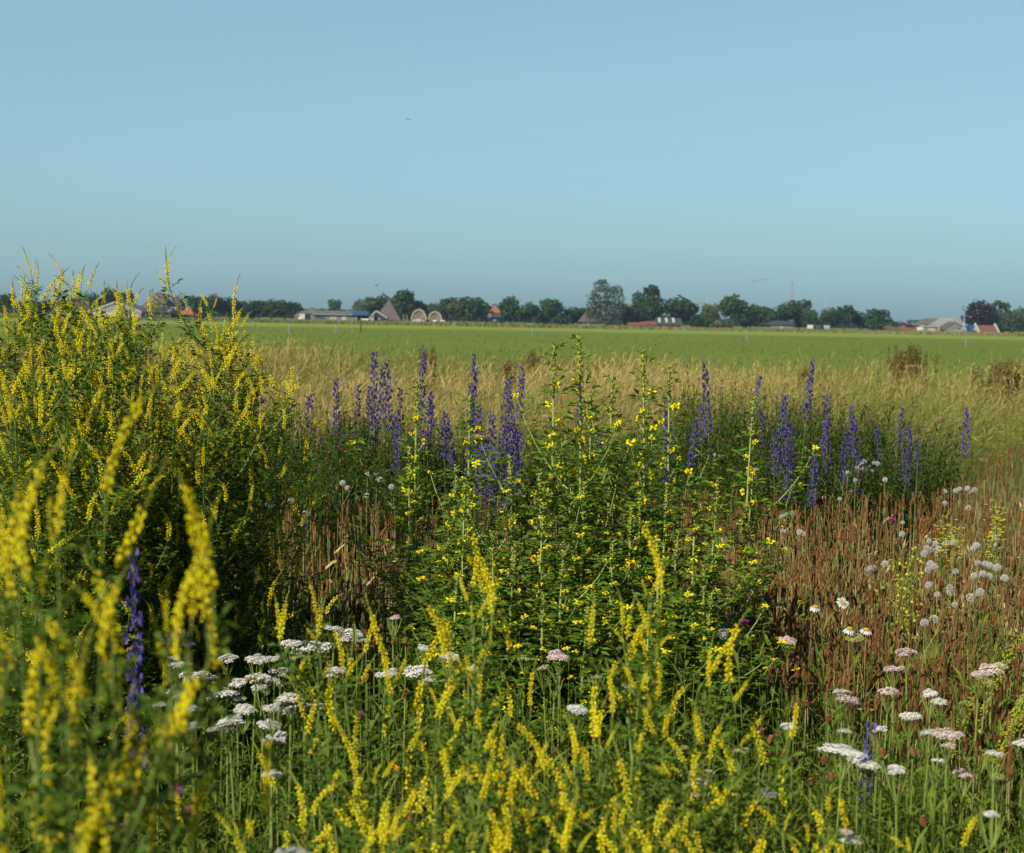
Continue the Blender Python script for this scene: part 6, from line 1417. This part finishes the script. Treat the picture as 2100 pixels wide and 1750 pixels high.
grass(g, x, d, hh, 0.0018 + 0.00020 * d, np.clip(rr.normal(size=n) * 0.35 + 0.42 + 0.5 * (wob(x * 1.3, d * 1.1, 4.0) - 0.5), 0, 1.6), rr.normal(size=n) * 0.9 + 0.2 + 2.0 * (wob(x * 0.5, d * 0.4, 2.0) - 0.5), tn, rr, 0.45, 0, 0.7)
obj('meadow_grass', g.mesh('meadow_grass', P['tan']), label='tall tan and green meadow grass gone to seed', cat='grass', kind='stuff')
# rough grass on the ditch banks across the pasture
g = G()
for y0, y1, n, h0, k in ((292, 314, 9000, 0.60, 0.0), (326, 366, 10000, 0.50, 2.0), (385, 410, 5000, 0.26, 3.0)):
    y = rr.uniform(y0, y1, n); x = rr.uniform(-0.40, 0.40, n) * y
    hh = np.clip(h0 * (0.55 + 0.9 * wob(x * 0.12, y * 0.05, k)) * rr.uniform(0.6, 1.3, n), 0.15, 1.6)
    grass(g, x, y, hh, np.full(n, 0.16) * rr.uniform(0.6, 1.5, n), rr.uniform(0, 0.5, n), rr.uniform(0, 6.28, n), np.clip(wob(x * 0.10, y * 0.02, k + 1) * 1.0 - 0.1 + 0.25 * rr.normal(size=n), 0, 1), rr, 0.3, 0, 0.8)
obj('bank_grass', g.mesh('bank_grass', P['reed']), label='rough olive grass on the ditch banks before the farms', cat='grass', kind='stuff')
# short pasture grass in front, tufts that break up the flat green
g = G(); n = 9000
y = 34 * (190 / 34) ** rr.random(n); x = rr.uniform(-0.38, 0.38, n) * y
keep = y > (34 - 0.60 * x); x, y = x[keep], y[keep]; n = len(x)
grass(g, x, y, rr.uniform(0.05, 0.14, n), 0.008 + 0.0005 * y, rr.uniform(0.1, 0.8, n), rr.uniform(0, 6.28, n), np.clip(0.1 + 0.4 * rr.random(n), 0, 1), rr, 0.1)
obj('pasture_grass', g.mesh('pasture_grass', foliage('pasture_blade', (0.105, 0.145, 0.02), (0.165, 0.19, 0.04), 0.5)), label='short even pasture grass beyond the meadow', cat='grass', kind='stuff')

def leafy(seed):
    r = random.Random(seed); g = G(); h = 0.5
    path = arc((0, 0, -0.02), UP + rvec(r) * 0.25, UP + rvec(r) * 0.25, h, 5); tube(g, path, 0.0018, 0.0010, 3, 0, r.random())
    for i in range(17):
        p, tg = pt(path, 0.08 + 0.9 * i / 17); a = i * 2.4; kite(g, p, (math.cos(a), math.sin(a), r.uniform(0.2, 1.2)), UP, r.uniform(0.035, 0.075), r.uniform(0.006, 0.013), 0, r.random(), 0.2, 0.15)
    return g
def tuft(seed):
    r = random.Random(seed); g = G()
    for i in range(7): a = r.uniform(0, 6.28); blade(g, (r.uniform(-.02, .02), r.uniform(-.02, .02), -0.02), (math.cos(a) * 0.3, math.sin(a) * 0.3, 1), (-math.sin(a), math.cos(a), 0), r.uniform(0.32, 0.55), 0.007, 0, r.random(), r.uniform(0.1, 0.5))
    return g
def feathery(seed):
    r = random.Random(seed); g = G()
    path = arc((0, 0, -0.02), UP + rvec(r) * 0.2, UP, 0.48, 5); tube(g, path, 0.0018, 0.0012, 3, 0, 0.6)
    for i in range(8): p, tg = pt(path, 0.2 + 0.78 * i / 8); a = i * 2.4; feather(g, p, np.array([math.cos(a), math.sin(a), 0.6]), r.uniform(0.06, 0.10), r)
    return g
UG = [(leafy(900 + i), 880) for i in range(6)] + [(tuft(920 + i), 1000) for i in range(4)] + [(feathery(940 + i), 190) for i in range(3)]
def scatter(variants, dmin, dmax, hfun, name, mat, label, tint=0.0, seed=9, extra=0.9):
    r = np.random.default_rng(seed); g = G()
    for v, cnt in variants:
        d = np.sqrt(r.uniform(dmin ** 2, dmax ** 2, cnt)); x = r.uniform(-1, 1, cnt) * (0.36 * d + extra)
        a = r.uniform(0, 6.28, cnt); h = hfun(x, d, r)
        m = np.zeros((cnt, 4, 4)); c, s = np.cos(a), np.sin(a)
        w = 0.85 + 0.3 * r.random(cnt)
        m[:, 0, 0] = c * w; m[:, 0, 1] = -s * w; m[:, 1, 0] = s * w; m[:, 1, 1] = c * w; m[:, 2, 2] = h / 0.5; m[:, 3, 3] = 1
        m[:, 0, 3] = x; m[:, 1, 3] = d
        g.put(v, m, r.normal(size=cnt) * 0.15 + tint)
    obj(name, g.mesh(name, mat), label=label, cat='plants', kind='stuff')
scatter(UG, 1.9, 4.7, lambda x, d, r: np.clip(0.53 + 0.11 * r.normal(size=len(x)) + 0.05 * np.sin(3 * x + 2 * d), 0.15, 0.76), 'undergrowth', P['under'], 'green leafy undergrowth between the flowers')
scatter([(tuft(960 + i), 560) for i in range(5)] + [(leafy(970 + i), 180) for i in range(3)], 4.8, 12.5, lambda x, d, r: np.clip(0.44 + 0.11 * r.normal(size=len(x)), 0.15, 0.66), 'field_grass', P['dry_leaf'], 'drying green and tan grass between the plantains', -0.08, 11, 1.2)
